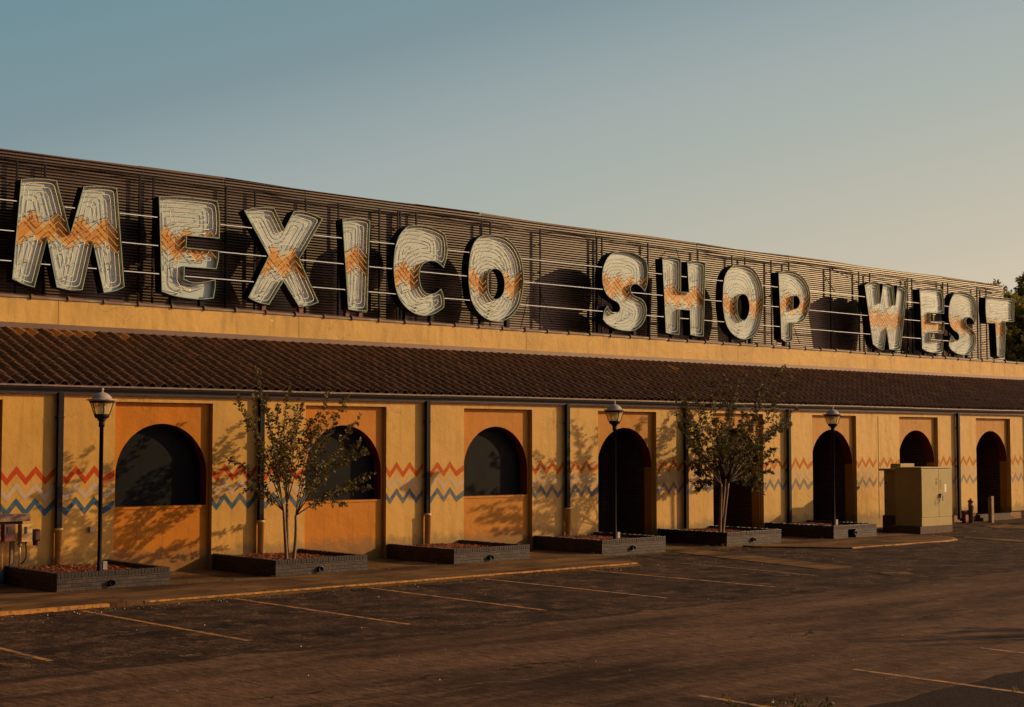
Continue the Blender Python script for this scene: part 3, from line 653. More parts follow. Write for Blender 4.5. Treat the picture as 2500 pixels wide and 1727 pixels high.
def face_mat():
    m, t, b = new_mat('letter_face'); v = coords(t)
    uv = N(t, 'ShaderNodeUVMap', uv_map='band'); sp = N(t, 'ShaderNodeSeparateXYZ'); L(t, uv.outputs[0], sp.inputs[0])
    tri = math_(t, 'PINGPONG', sp.outputs[0], .5)                          # 0 at a peak, .5 at a trough
    zc = math_(t, 'MULTIPLY', math_(t, 'SUBTRACT', .25, tri), .60)
    d = math_(t, 'ABSOLUTE', math_(t, 'SUBTRACT', sp.outputs[1], zc))
    mint = mixc(t, ramp(t, noise(t, v, 1.6, 5), [(.3, 0.), (.7, 1.)]), (.31, .385, .385), (.43, .49, .475))
    mint = mixc(t, ramp(t, noise(t, v, 7, 7, .7), [(.6, 0.), (.72, .55)]), mint, (.36, .28, .19))
    peach = (.53, .325, .12)
    orange = mixc(t, ramp(t, noise(t, v, 3, 4), [(.35, 0.), (.7, 1.)]), (.40, .150, .001), (.52, .22, .003))
    inb = math_(t, 'LESS_THAN', d, .29); core = math_(t, 'LESS_THAN', d, .165)
    c = mixc(t, inb, mint, peach); c = mixc(t, core, c, orange)
    L(t, c, b.inputs['Base Color']); b.inputs['Roughness'].default_value = .5; b.inputs['Specular IOR Level'].default_value = .5
    return m
M_FACE = face_mat()
PER, AMP = .62, .15

def smooth_loop(P, step=.07):
    n = len(P); P = [Vector(p) for p in P]; out = []
    cor = []
    for i in range(n):
        a = (P[i] - P[i - 1]).normalized(); b = (P[(i + 1) % n] - P[i]).normalized()
        cor.append(a.dot(b) < math.cos(math.radians(44)))
    for i in range(n):
        p1, p2 = P[i], P[(i + 1) % n]; p0 = P[i - 1]; p3 = P[(i + 2) % n]
        t1 = (p2 - p1) if cor[i] else (p2 - p0) / 2; t2 = (p2 - p1) if cor[(i + 1) % n] else (p3 - p1) / 2
        ln = (p2 - p1).length
        if not cor[i]: t1 = t1.normalized() * ln
        if not cor[(i + 1) % n]: t2 = t2.normalized() * ln
        k = max(1, int(ln / step)) if not (cor[i] and cor[(i + 1) % n]) else 1
        for j in range(k):
            t = j / k; out.append(p1 * (2 * t**3 - 3 * t**2 + 1) + t1 * (t**3 - 2 * t**2 + t) + p2 * (-2 * t**3 + 3 * t**2) + t2 * (t**3 - t**2))
    return out
def area(P): return sum(P[i - 1][0] * P[i][1] - P[i][0] * P[i - 1][1] for i in range(len(P))) / 2
def inset(P, d):
    n = len(P); s = 1 if area(P) > 0 else -1; out = []
    for i in range(n):
        a = (P[i] - P[i - 1]).normalized(); b = (P[(i + 1) % n] - P[i]).normalized()
        na = Vector((-a.y, a.x)) * s; nb = Vector((-b.y, b.x)) * s; m = na + nb
        m = m / max(.35, m.length_squared / 2) if m.length > 1e-4 else na
        out.append(P[i] + m * d)
    return out
def sdf(loops, X, Z):
    D = np.full(X.shape, 1e9); ins = np.zeros(X.shape, bool)
    for P in loops:
        for i in range(len(P)):
            ax, az = P[i - 1]; bx, bz = P[i]; dx, dz = bx - ax, bz - az; l2 = dx * dx + dz * dz + 1e-12
            t = np.clip(((X - ax) * dx + (Z - az) * dz) / l2, 0, 1)
            D = np.minimum(D, np.hypot(X - ax - t * dx, Z - az - t * dz))
            c = ((az > Z) != (bz > Z)) & (X < (bx - ax) * (Z - az) / ((bz - az) if abs(bz - az) > 1e-12 else 1e-12) + ax); ins ^= c
    return np.where(ins, D, -D)
def contours(F, xs_, zs_, lev):
    """marching squares -> polylines"""
    G = F - lev; seg = {}
    nx, nz = len(xs_), len(zs_)
    def ip(i, j, k, l):
        a, b = G[j, i], G[l, k]; t = a / (a - b); return (xs_[i] + (xs_[k] - xs_[i]) * t, zs_[j] + (zs_[l] - zs_[j]) * t)
    link = {}
    pos = {}
    for j in range(nz - 1):
        row = G[j:j + 2]
        if row.max() < 0: continue
        for i in range(nx - 1):
            q = (G[j, i] > 0, G[j, i + 1] > 0, G[j + 1, i + 1] > 0, G[j + 1, i] > 0)
            if all(q) or not any(q): continue
            E_ = []
            if q[0] != q[1]: k = ('h', i, j); pos.setdefault(k, ip(i, j, i + 1, j)); E_.append(k)
            if q[1] != q[2]: k = ('v', i + 1, j); pos.setdefault(k, ip(i + 1, j, i + 1, j + 1)); E_.append(k)
            if q[3] != q[2]: k = ('h', i, j + 1); pos.setdefault(k, ip(i, j + 1, i + 1, j + 1)); E_.append(k)
            if q[0] != q[3]: k = ('v', i, j); pos.setdefault(k, ip(i, j, i, j + 1)); E_.append(k)
            for a, b in ([(E_[0], E_[1])] if len(E_) == 2 else [(E_[0], E_[1]), (E_[2], E_[3])]):
                link.setdefault(a, []).append(b); link.setdefault(b, []).append(a)
    seen = set(); out = []
    for st in link:
        if st in seen: continue
        ch = [st]; seen.add(st); cur = st
        while True:
            nx_ = [k for k in link[cur] if k not in seen]
            if not nx_: break
            cur = nx_[0]; seen.add(cur); ch.append(cur)
        pts = [pos[k] for k in ch]
        if len(link[st]) == 2 and st in link[ch[-1]] and len(ch) > 4: pts.append(pts[0])
        out.append(pts)
    return out
rl_ = random.Random(11)
gname = 'big neon letters along the parapet'
spans = []
for (ch, outer, holes, (pkx, pkz, trough), lab) in LET:
    if area(outer) < 0: outer = outer[::-1]
    O = smooth_loop([Vector(p) for p in outer]); H = [smooth_loop([Vector(p) for p in (h if area(h) < 0 else h[::-1])]) for h in holes]
    xlo = min(p[0] for p in O); xhi = max(p[0] for p in O); zlo = min(p[1] for p in O); zhi = max(p[1] for p in O)
    spans.append((xlo, xhi, O))
    root = empty('sign_letter', ((xlo + xhi) / 2, DL + .2, zlo)); tag(root, lab, 'letter', gname)
    root['kind'] = 'thing'; del root['kind']
    # casing: outer skin, lip, inner skin, back
    g = MB(); g2 = MB()
    for P in [O] + H:
        n = len(P); outerloop = P is O
        Q = inset(P, .02 if outerloop else -.02)
        if not outerloop: Q = inset(P, -.02)
        v = [(p[0], DL, p[1]) for p in P] + [(p[0], DBK, p[1]) for p in P]
        g.add(v, [(i, n + i, n + (i + 1) % n, (i + 1) % n) for i in range(n)], 0)
        v = [(p[0], DL, p[1]) for p in P] + [(p[0], DL, p[1]) for p in Q] + [(p[0], DF, p[1]) for p in Q]
        g2.add(v, [(i, (i + 1) % n, n + (i + 1) % n, n + i) for i in range(n)] + [(n + i, n + (i + 1) % n, 2 * n + (i + 1) % n, 2 * n + i) for i in range(n)], 0)
    loops3 = [[Vector((p[0], p[1], 0)) for p in P] for P in [O] + H]
    tris = geometry.tessellate_polygon(loops3); flat = [p for P in loops3 for p in P]
    g.add([(p[0], DBK - .002, p[1]) for p in flat], [tuple(t) for t in tris])
    case = g.build('casing', M_SIDE, root); g2.build('rim', M_RIM, case)
    g = MB(); g.add([(p[0], DF, p[1]) for p in flat], [tuple(t) for t in tris])
    fo = g.build('face', M_FACE, root); uvl = fo.data.uv_layers.new(name='band')
    for lp in fo.data.loops:
        w = flat[lp.vertex_index]; uvl.data[lp.index].uv = ((w[0] - pkx) / PER + (.5 if trough else 0) + 20, w[1] - pkz + (.0))
    # glass tubes
    cell = .035; xs_ = np.arange(xlo - .05, xhi + .06, cell); zs_ = np.arange(zlo - .05, zhi + .06, cell); X, Z = np.meshgrid(xs_, zs_)
    SD = sdf([O] + H, X, Z)
    def zc(x):
        u = ((x - pkx) / PER + (.5 if trough else 0)) % 1; tr = u if u < .5 else 1 - u
        return pkz + (.25 - tr) * .60
    def sdat(x, z):
        i = min(max((x - xs_[0]) / cell, 0), len(xs_) - 1.01); j = min(max((z - zs_[0]) / cell, 0), len(zs_) - 1.01)
        a, b = int(i), int(j); u, w = i - a, j - b
        return (SD[b, a] * (1 - u) + SD[b, a + 1] * u) * (1 - w) + (SD[b + 1, a] * (1 - u) + SD[b + 1, a + 1] * u) * w
    lines_ = []; lev = .095
    while lev < SD.max() - .015:
        for P in contours(SD, xs_, zs_, lev):
            cur = []
            for (x, z) in P:
                if abs(z - zc(x)) < .30 + .02 * lev: 
                    if len(cur) > 5: lines_.append(cur)
                    cur = []
                else: cur.append((x, z))
            if len(cur) > 5: lines_.append(cur)
        lev += .112
    for off in (-.26, -.09, .08, .25):                  # zigzag tubes over the band
        cur = []; x = xlo
        i0 = math.floor((xlo - pkx) / PER * 4) - 1
        xk = [pkx + (j / 4) * PER for j in range(i0, i0 + int((xhi - xlo) / PER * 4) + 4)]
        seq = []
        for x0_, x1_ in zip(xk, xk[1:]):
            for q in range(6): seq.append(x0_ + (x1_ - x0_) * q / 6)
        for x in seq:
            z = zc(x) + off
            if sdat(x, z) > .05: cur.append((x, z))
            else:
                if len(cur) > 3: lines_.append(cur)
                cur = []
        if len(cur) > 3: lines_.append(cur)
    lines_ = [l for l in lines_ if sum(math.dist(a, b) for a, b in zip(l, l[1:])) > .16]
    lines_.sort(key=lambda l: -len(l))
    broken = ch == 'E' and xhi < 25
    for l in lines_[:98]:
        if broken and min(p[1] for p in l) < zlo + .9 and sum(p[1] for p in l) / len(l) < zlo + .95 and rl_.random() < .75: continue
        if rl_.random() < .03: continue
        if len(l) > 8:                                          # light smoothing, keep ends
            for _ in range(5 if all(abs(z - zc(x)) > .295 for x, z in l) else 0):
                l = [l[0]] + [((l[i - 1][0] + l[i][0] * 2 + l[i + 1][0]) / 4, (l[i - 1][1] + l[i][1] * 2 + l[i + 1][1]) / 4) for i in range(1, len(l) - 1)] + [l[-1]]
            if all(abs(z - zc(x)) > .295 for x, z in l): l = l[::2] + ([l[-1]] if len(l) % 2 == 0 else [])
        yt = DL + rl_.uniform(.012, .03); g = MB()
        pts = [(l[0][0], DF, l[0][1])] + [(x, yt, z) for x, z in l] + [(l[-1][0], DF, l[-1][1])]
        g.tube(pts, .0095 if xlo < 30 else .0075, 5, 0)
        for e in (l[0], l[-1]): g.lathe((e[0], DF - .02, e[1] - .012), [(.014, 0), (.014, .02)], 6, 1)
        acc = 0; 
        for a, b in zip(l, l[1:]):
            acc += math.dist(a, b)
            if acc > (.55 if xlo < 30 else 1.1): acc = 0; g.tube([(b[0] - .012, DF, b[1] - .01), (b[0], yt + .008, b[1])], .0045, 4, 1)
        inband = all(abs(z - zc(x)) < .31 for x, z in l[:6])
        g.build('neon_tube', [M_TUBEO if inband else M_TUBE, M_BLACK], root)
    if broken:
        for (sx, sz, ex, ez, sag) in ((.1, .95, 1.25, .35, -.35), (.35, .85, 1.2, .3, -.5), (.5, .8, 1.3, .5, -.3), (.3, .55, 1.1, .32, -.12)):
            g = MB(); g.tube([(xlo + .1 + sx + (ex - sx) * t, DF - .03 - .03 * math.sin(t * 9), zlo + sz + (ez - sz) * t + sag * math.sin(PI * t) * (1 - .5 * t)) for t in [i / 14 for i in range(15)]], .007, 4); g.build('wire', M_BLACK, root)
    # feet
    for xf in (xlo + (xhi - xlo) * .28, xlo + (xhi - xlo) * .75): 
        zb = min((p[1] for p in O if abs(p[0] - xf) < .12), default=zlo)
        if zb < zlo + .35:
            g = MB(); g.box(xf - .06, xf + .06, DL + .1, DL + .24, 6.2, zb + .06); g.build('foot', M_RUST if ch in 'XI' else M_BRONZE, root)
# white bars: run from letter to letter at three heights, clipped where a letter covers them
def cover(z):
    iv = []
    for xlo, xhi, O in spans:
        xs2 = []
        for i in range(len(O)):
            a, b = O[i - 1], O[i]
            if (a[1] > z) != (b[1] > z): xs2.append(a[0] + (b[0] - a[0]) * (z - a[1]) / (b[1] - a[1]))
        xs2.sort(); iv += list(zip(xs2[::2], xs2[1::2]))
    return sorted(iv)
for px, py in ((0, 491), (0, 565), (0, 638.6)):
    z = at(px, py, 34.3).z; x = 10.5; iv = cover(z - .03)
    segs = []
    for a, b in iv:
        if a - x > .12: segs.append((x, a - .02))
        x = max(x, b + .02)
    for a, b in segs:
        if b > 55 or b - a < .2: continue
        k = max(1, int((b - a) / 2.3))
        for i in range(k):
            p, q = a + (b - a) * i / k, a + (b - a) * (i + 1) / k - .035
            g = MB(); g.box(p, q, 34.11, 34.135, z - (p - 14) * .0025 - .0105, z - (p - 14) * .0025 + .0105); g.build('white_bar', M_BAR, scr)

# ------------------------------------------------------------------ planters
PW, PY0, PH = 2.42, 27.56, .355
plabs = ['black painted brick planter under the nearest street lamp, red mulch and a drain pipe', 'black brick planter holding the first small tree, between the big arched windows',
         'black brick planter with nothing growing in it, right of the first tree', 'black brick planter with a lamp post, beside the first dark doorway',
         'black brick planter holding the denser second tree', 'black brick planter with a lamp and a broken gap, beside the beige cabinet']
def mulch_mat():
    m, t, b = new_mat('mulch'); v = coords(t)
    c = mixc(t, ramp(t, noise(t, v, 35, 5, .8), [(.35, 0.), (.65, 1.)]), (.025, .008, .004), (.20, .036, .008))
    L(t, c, b.inputs['Base Color']); b.inputs['Roughness'].default_value = .8
    bump(t, b, noise(t, v, 45, 5, .8), 1., .05); return m
M_MULCH = mulch_mat(); M_PBLACK = simple('black_brick_paint', (.026, .019, .018), .42, var=.6, vscale=30, spec=.35)
M_CHIP = simple('bark_chip', (.26, .050, .010), .6, var=.6, vscale=25)
for k in range(6):
    xl = RL0 - PITCHX + RW + PITCHX * k + .03; xr = xl + PW - (.2 if k == 5 else 0); th = .11
    root = empty('brick_planter', ((xl + xr) / 2, 28.8, 0)); tag(root, plabs[k], 'planter', 'brick planters along the front')
    g = MB(); h1 = PH - .1
    g.box(xl, xr, PY0, PY0 + th, -.1, h1); g.box(xl, xl + th, PY0 + th, 30.19, -.1, h1); g.box(xr - th, xr, PY0 + th, 30.19, -.1, h1)
    if k == 5:
        g.v = []; g.f = []; g.m = []; g.sm = []
        hx0, hx1 = xl + .72, xl + 1.12
        g.box(xl, hx0, PY0, PY0 + th, -.1, h1); g.box(hx1, xr, PY0, PY0 + th, -.1, h1); g.box(hx0, hx1, PY0, PY0 + th, h1 - .03, h1)
        g.box(xl, xl + th, PY0 + th, 30.19, -.1, h1); g.box(xr - th, xr, PY0 + th, 30.19, -.1, h1)
    g.build('brick_wall', M_BRICK, root)
    # rowlock course: single bricks on edge, slightly uneven
    g = MB(); r = random.Random(k)
    def row(x0, y0, x1, y1, ax):
        n = int(max(abs(x1 - x0), abs(y1 - y0)) / .0705)
        for i in range(n):
            z1 = PH + r.uniform(-.006, .006); o = r.uniform(-.004, .004)
            if ax == 'x': s0 = x0 + (x1 - x0) * i / n; s1 = x0 + (x1 - x0) * (i + 1) / n; g.box(s0 + .0035, s1 - .0035, y0 - .006 + o, y1 + .006, h1 + .002, z1)
            else: s0 = y0 + (y1 - y0) * i / n; s1 = y0 + (y1 - y0) * (i + 1) / n; g.box(x0 - .006 + o, x1 + .006, s0 + .0035, s1 - .0035, h1 + .002, z1)
    row(xl, PY0, xr, PY0 + th, 'x'); row(xl, PY0 + th + .008, xl + th, 30.18, 'y'); row(xr - th, PY0 + th + .008, xr, 30.18, 'y')
    g.build('brick_coping', M_PBLACK, root, bevel=.004)
    g = MB(); nx, ny = 26, 28; V = []
    for j in range(ny + 1):
        for i in range(nx + 1):
            x = xl + th + (xr - xl - 2 * th) * i / nx; y = PY0 + th + (30.19 - PY0 - th) * j / ny
            V.append((x, y, .24 + .07 * math.exp(-((x - (xl + xr) / 2 + .2) / .8) ** 2 - ((y - 29.3) / .9) ** 2) + r.uniform(-.012, .012)))
    g.add(V, [(j * (nx + 1) + i, j * (nx + 1) + i + 1, (j + 1) * (nx + 1) + i + 1, (j + 1) * (nx + 1) + i) for j in range(ny) for i in range(nx)], 0)
    for _ in range(1500 if k < 2 else 900):
        x = r.uniform(xl + th + .02, xr - th - .02); y = r.uniform(PY0 + th + .02, 30.15); z = .26 + .07 * math.exp(-((x - (xl + xr) / 2 + .2) / .8) ** 2 - ((y - 29.3) / .9) ** 2)
        a = r.uniform(0, PI); l = r.uniform(.02, .05); w = .008; tz = r.uniform(-.02, .025); dx, dy = math.cos(a), math.sin(a)
        g.add([(x - dx * l - dy * w, y - dy * l + dx * w, z - tz), (x + dx * l - dy * w, y + dy * l + dx * w, z + tz), (x + dx * l + dy * w, y + dy * l - dx * w, z + tz + .01), (x - dx * l + dy * w, y - dy * l - dx * w, z - tz + .01)], [(0, 1, 2, 3)], 1)
    tag(g.build('mulch', [M_MULCH, M_CHIP], root), kind=None)
    # drain stub
    g = MB(); dx = xl + (1.13 if k < 5 else 1.02); n = 14
    for (r0, y0_) in ((.055, PY0 - .07), ):
        ring = lambda rr, yy: [(dx + rr * math.cos(2 * PI * i / n), yy, .115 + rr * math.sin(2 * PI * i / n)) for i in range(n)]
        A = ring(.062, PY0 + .01) + ring(.062, PY0 - .075) + ring(.05, PY0 - .075) + ring(.05, PY0 - .005)
        g.add(A, [(q * n + i, q * n + (i + 1) % n, (q + 1) * n + (i + 1) % n, (q + 1) * n + i) for q in range(3) for i in range(n)] + [tuple(3 * n + i for i in range(n))], 0, True)
    g.build('drain_pipe', M_BLACK if k else M_BRONZE, root)

# ------------------------------------------------------------------ street lamps
def glass_mat():
    m, t, b = new_mat('lantern_glass'); b.inputs['Base Color'].default_value = (.85, .66, .38, 1); b.inputs['Roughness'].default_value = .25
    tr = N(t, 'ShaderNodeBsdfTransparent'); tr.inputs[0].default_value = (.95, .85, .65, 1); tl = N(t, 'ShaderNodeBsdfTranslucent'); tl.inputs[0].default_value = (.85, .68, .42, 1)
    m1 = N(t, 'ShaderNodeMixShader'); m1.inputs[0].default_value = .5; L(t, b.outputs[0], m1.inputs[1]); L(t, tl.outputs[0], m1.inputs[2])
    m2 = N(t, 'ShaderNodeMixShader'); m2.inputs[0].default_value = .45; L(t, m1.outputs[0], m2.inputs[1]); L(t, tr.outputs[0], m2.inputs[2])
    L(t, m2.outputs[0], [n for n in t.nodes if n.type == 'OUTPUT_MATERIAL'][0].inputs[0]); return m
M_GLASS = glass_mat()
def make_lamp(loc, H, label):
    root = empty('street_lamp', loc); tag(root, label, 'lamp', 'lamp posts in the planters')
    x, y, z = loc; zb = H - .66 - z
    g = MB(); g.lathe(loc, [(.075, -.05), (.075, .06), (.05, .1), (.042, .5), (.04, zb - .12), (.058, zb - .12), (.058, zb)], 14); g.build('pole', M_BRONZE, root)
    c = (x, y, z + zb)
    g = MB(); g.lathe(c, [(.05, 0), (.09, .02), (.075, .035), (.14, .075), (.155, .135), (.15, .14)], 16); base = g.build('lamp_base', M_BRONZE, root)
    g = MB(); n = 6; 
    for i in range(n):
        a = 2 * PI * i / n + .25; g.tube([(x + .155 * math.cos(a), y + .155 * math.sin(a), c[2] + .13), (x + .238 * math.cos(a), y + .238 * math.sin(a), c[2] + .375)], .009, 5)
    g.lathe(c, [(.225, .365), (.25, .365), (.25, .40), (.225, .40)], 24); g.build('lamp_frame', M_BRONZE, root)
    g = MB(); g.lathe(c, [(.148, .14), (.228, .37)], 18, wave=lambda r_, z_, a: r_); g.f = g.f[:-2]; g.m = g.m[:-2]; g.sm = g.sm[:-2]; g.build('lamp_glass', M_GLASS, root)
    g = MB(); g.lathe(c, [(.07, .12), (.085, .2), (.08, .33), (.04, .36)], 12); g.build('bulb_chimney', M_WHITE, root)
    g = MB(); g.lathe(c, [(.25, .398), (.30, .425), (.27, .44), (.205, .435), (.19, .47), (.15, .52), (.09, .56), (.03, .58), (.018, .60), (.03, .615), (.035, .635), (.028, .655), (.005, .67)], 36, wave=lambda r_, z_, a: r_ * (1 + .045 * math.cos(12 * a)) if .40 < z_ < .43 else r_); g.build('lamp_cap', M_LAMPTOP, root)
    g = MB(); g.box(x + .06, x + .15, y - .04, y + .02, z + .1, z + .26); g.tube([(x + .1, y, z - .03), (x + .1, y, z + .1)], .012, 6); g.build('outlet_box', M_GREY, root)
    return root
DLAMP = 27.85
def lampspot(px, pbase): p = at(px, pbase, DLAMP); return (p.x, DLAMP, .26)
p1 = lampspot(244, 1300); H1 = at(250, 948, DLAMP).z
lamp = make_lamp(p1, H1, 'nearest black lamp post with scalloped lantern, in the planter left of the large window')
for px, lab in ((1501, 'middle black lamp post standing before the first open doorway'), (2035, 'farthest black lamp post standing before the brick doorway left of the cabinet')):
    copy_tree(lamp, lampspot(px, 1200), lab)

# ------------------------------------------------------------------ trees
def leaf_mat(name, c1, c2, c3=None):
    m, t, b = new_mat(name); at_ = N(t, 'ShaderNodeAttribute', attribute_name='tone')
    c = mixc(t, at_.outputs['Fac'], c1, c2)
    if c3: c = mixc(t, math_(t, 'GREATER_THAN', at_.outputs['Fac'], .93), c, c3)
    L(t, c, b.inputs['Base Color']); b.inputs['Roughness'].default_value = .5; b.inputs['Specular IOR Level'].default_value = .28
    tl = N(t, 'ShaderNodeBsdfTranslucent'); L(t, mixc(t, 1., c, (1.4, 1.3, .5), 'MULTIPLY'), tl.inputs[0])
    mx = N(t, 'ShaderNodeMixShader'); mx.inputs[0].default_value = .22; L(t, b.outputs[0], mx.inputs[1]); L(t, tl.outputs[0], mx.inputs[2])
    L(t, mx.outputs[0], [n for n in t.nodes if n.type == 'OUTPUT_MATERIAL'][0].inputs[0]); return m
M_LEAF = leaf_mat('crape_leaf', (.050, .046, .012), (.17, .11, .02), (.32, .10, .02))
M_LEAF2 = leaf_mat('crape_leaf_dense', (.045, .042, .012), (.16, .11, .022), (.32, .12, .06))
M_LEAF3 = leaf_mat('far_leaf', (.09, .10, .03), (.38, .31, .10))
def bez(a, b, c, n): return [a * (1 - t) ** 2 + b * 2 * t * (1 - t) + c * t * t for t in [i / n for i in range(n + 1)]]
class Leaves:
    def __init__(s): s.v = []; s.f = []; s.t = []
    def leaf(s, p, d, r, size):
        side = d.cross(Vector((r.gauss(0, 1), r.gauss(0, 1), r.gauss(0, 1)))); 
        if side.length < 1e-3: return
        side.normalize(); up = side.cross(d).normalized(); L_ = size * r.uniform(.7, 1.2); w = L_ * .27; b = len(s.v)
        s.v += [tuple(p), tuple(p + d * L_ * .5 + side * w + up * w * .35), tuple(p + d * L_), tuple(p + d * L_ * .5 - side * w + up * w * .35)]
        s.f += [(b, b + 1, b + 2), (b, b + 2, b + 3)]; tn = min(1, max(0, r.gauss(.4, .25))); s.t += [tn] * 4
    def build(s, name, m, parent):
        g = MB(); g.v = s.v; g.f = s.f; g.m = [0] * len(s.f); g.sm = [False] * len(s.f); o = g.build(name, m, parent)
        a = o.data.attributes.new('tone', 'FLOAT', 'POINT'); a.data.foreach_set('value', s.t); return o
def grow(lv, wood, pts, r, n_twigs, tw_len, nleaf, size, frac=.3, rad=.006):
    k = len(pts)
    for i in range(n_twigs):
        t = frac + (1 - frac) * ((i + r.random()) / n_twigs) ** .85; q = t * (k - 1); a = min(int(q), k - 2); p = pts[a].lerp(pts[a + 1], q - a)
        d0 = (pts[a + 1] - pts[a]).normalized(); ang = r.uniform(0, 2 * PI); o = d0.orthogonal().normalized(); o.rotate(Matrix.Rotation(ang, 3, d0))
        d = (d0 * .75 + o * r.uniform(.35, 1.1) + Vector((0, 0, .1))).normalized(); ln = tw_len * r.uniform(.45, 1.15) * (1.1 - .35 * t)
        e = p + d * ln + Vector((0, 0, -.10 * ln)); m = p + d * ln * .5 + Vector((0, 0, .03)); tp = bez(p, m, e, 5)
        wood.tube(tp, [rad, rad * .8, rad * .7, rad * .5, rad * .4, rad * .3], 3, 1)
        for j in range(nleaf):
            s_ = .12 + .88 * (j + r.random()) / nleaf; w = s_ * 5; c = min(int(w), 4); pp = tp[c].lerp(tp[c + 1], w - c)
            dd = (tp[c + 1] - tp[c]).normalized(); o2 = dd.orthogonal().normalized(); o2.rotate(Matrix.Rotation(r.uniform(0, 2 * PI), 3, dd))
            lv.leaf(pp, (dd * .6 + o2 + Vector((0, 0, -.35))).normalized(), r, size)
def make_tree(name, base, stems, label, cat, leafm, bark, seed, tw, twl, nl, size, rad=.05, sub=2, group=None):
    """stems: list of (foot offset, fork point, [tips])"""
    r = random.Random(seed); root = empty(name, base); tag(root, label, cat, group); bv = Vector(base)
    wood = MB(); lv = Leaves()
    for foot, fork, tips in stems:
        f0 = bv + Vector(foot); fk = Vector(fork); mid = f0.lerp(fk, .5) + Vector((r.uniform(-.06, .06), r.uniform(-.06, .06), 0))
        tp = bez(f0, mid, fk, 7); wood.tube([f0 - Vector((0, 0, .1))] + tp, [rad * 1.5, rad * 1.25] + [rad * (1.05 - .3 * i / 7) for i in range(1, 8)], 8, 0)
        for tip in tips:
            tip = Vector(tip); ln = (tip - fk).length
            m = fk.lerp(tip, .5) + Vector((r.uniform(-.08, .08) * ln, r.uniform(-.08, .08) * ln, .06 * ln)); pp = bez(fk, m, tip, 9)
            R0 = rad * .38; wood.tube(pp, [R0 * (1 - .85 * i / 9) for i in range(10)], 5, 1)
            grow(lv, wood, pp, r, max(5, int(tw * min(1.6, ln / (1.3 if size < .2 else 4.)))), twl, nl, size, .18)
            for s_ in range(sub):
                q = r.uniform(.25, .65); a = int(q * 9); p = pp[a]; d = (pp[a + 1] - pp[a]).normalized(); o = d.orthogonal().normalized(); o.rotate(Matrix.Rotation(r.uniform(0, 2 * PI), 3, d))
                e = p + (d + o * r.uniform(.35, .8)).normalized() * ln * r.uniform(.3, .5); sp = bez(p, p.lerp(e, .5) + Vector((0, 0, .05)), e, 6)
                wood.tube(sp, [R0 * .6 * (1 - .8 * i / 6) for i in range(7)], 4, 1); grow(lv, wood, sp, r, max(3, tw // 2), twl * .85, nl, size, .15)
    wood.build('trunk', [bark, M_BRANCH], root); lv.build('crown', leafm, root); return root
def A(x, y, Y, ox=560, oy=880, s=2.85): return at(ox + x / s, oy + y / s, Y)
# first tree: three stems, open see-through crown
B = A(415, 1385, 28.15); base = (B.x, 28.15, .24)
make_tree('crape_myrtle', base, [
    ((-.06, 0, 0), A(378, 1050, 28.1), [A(190, 75, 27.6), A(50, 268, 28.6), A(130, 400, 27.4), A(20, 690, 28.0), A(118, 880, 28.9), A(250, 250, 29.2)]),
    ((0, .05, 0), A(400, 1000, 28.4), [A(412, 195, 29.2), A(330, 330, 28.6), A(500, 300, 27.7), A(560, 420, 29.3), A(350, 560, 27.2), A(455, 470, 28.6)]),
    ((.1, -.02, 0), A(462, 1080, 28.1), [A(690, 235, 29.3), A(812, 262, 29.1), A(905, 402, 28.9), A(915, 568, 27.5), A(985, 800, 28.4), A(860, 880, 29.2), A(640, 560, 29.4), A(700, 700, 28.9)])],
    'slender multi stemmed tree with a thin open crown in front of the second arched window', 'tree', M_LEAF, M_BARK, 4, 21, .17, 9, .080, .040, 1, 'small trees in the planters')
# second tree: denser, wider crown
C = lambda x, y, Y: A(x, y, Y, 1280, 880)
B = C(1365, 1190, 28.3); base = (B.x, 28.3, .24)
make_tree('crape_myrtle', base, [
    ((-.04, 0, 0), C(1370, 860, 28.2), [C(1100, 260, 28.6), C(1170, 160, 28.0), C(1080, 440, 28.9), C(1150, 560, 27.8), C(1160, 740, 28.6), C(1200, 850, 29.3), C(1240, 320, 29.3)]),
    ((.03, .05, 0), C(1400, 830, 28.5), [C(1400, 120, 28.2), C(1500, 150, 29.3), C(1310, 250, 27.4), C(1440, 330, 29.3), C(1530, 360, 27.5), C(1380, 480, 27.2), C(1450, 520, 29.4), C(1330, 640, 29.2)]),
    ((.09, 0, 0), C(1420, 850, 28.3), [C(1800, 50, 28.3), C(1860, 110, 28.7), C(1640, 180, 29.3), C(1890, 340, 28.9), C(1860, 430, 29.2), C(1740, 500, 29.1), C(1740, 620, 28.9), C(1720, 780, 28.3), C(1650, 860, 27.4), C(1600, 420, 29.3), C(1620, 560, 27.2), C(1560, 700, 29.0)])],
    'denser multi stemmed tree with a broad bushy crown right of the middle lamp', 'tree', M_LEAF2, M_BARK, 9, 24, .21, 11, .078, .045, 2, 'small trees in the planters')
# tall trees beyond the right-hand end of the building
def far_tree(px, Y, top_y, spread, seed, label):
    b = at(px, 900, Y); top = at(px, top_y, Y).z; r = random.Random(seed); bv = Vector((b.x, Y, GZ))
    tips = []
    for i in range(20):
        a = r.uniform(0, 2 * PI); h = r.uniform(.38, 1.) ; rr = spread * math.sqrt(max(.05, 1 - (h - .62) ** 2 / .2)) * r.uniform(.4, 1)
        tips.append((bv.x + rr * math.cos(a), bv.y + rr * math.sin(a), top * h))
    make_tree('oak_tree', tuple(bv), [((0, 0, 0), (bv.x + .3, bv.y, top * .38), tips[:11]), ((.3, .2, 0), (bv.x - .6, bv.y + .4, top * .42), tips[11:])], label, 'tree', M_LEAF3, M_BARK2, seed, 26, 1.7, 26, .36, .26, 5, 'tall trees beyond the building')
far_tree(2478, 56, 712, 3.6, 21, 'tall tree rising right behind the last letter, seen past the end of the screen')
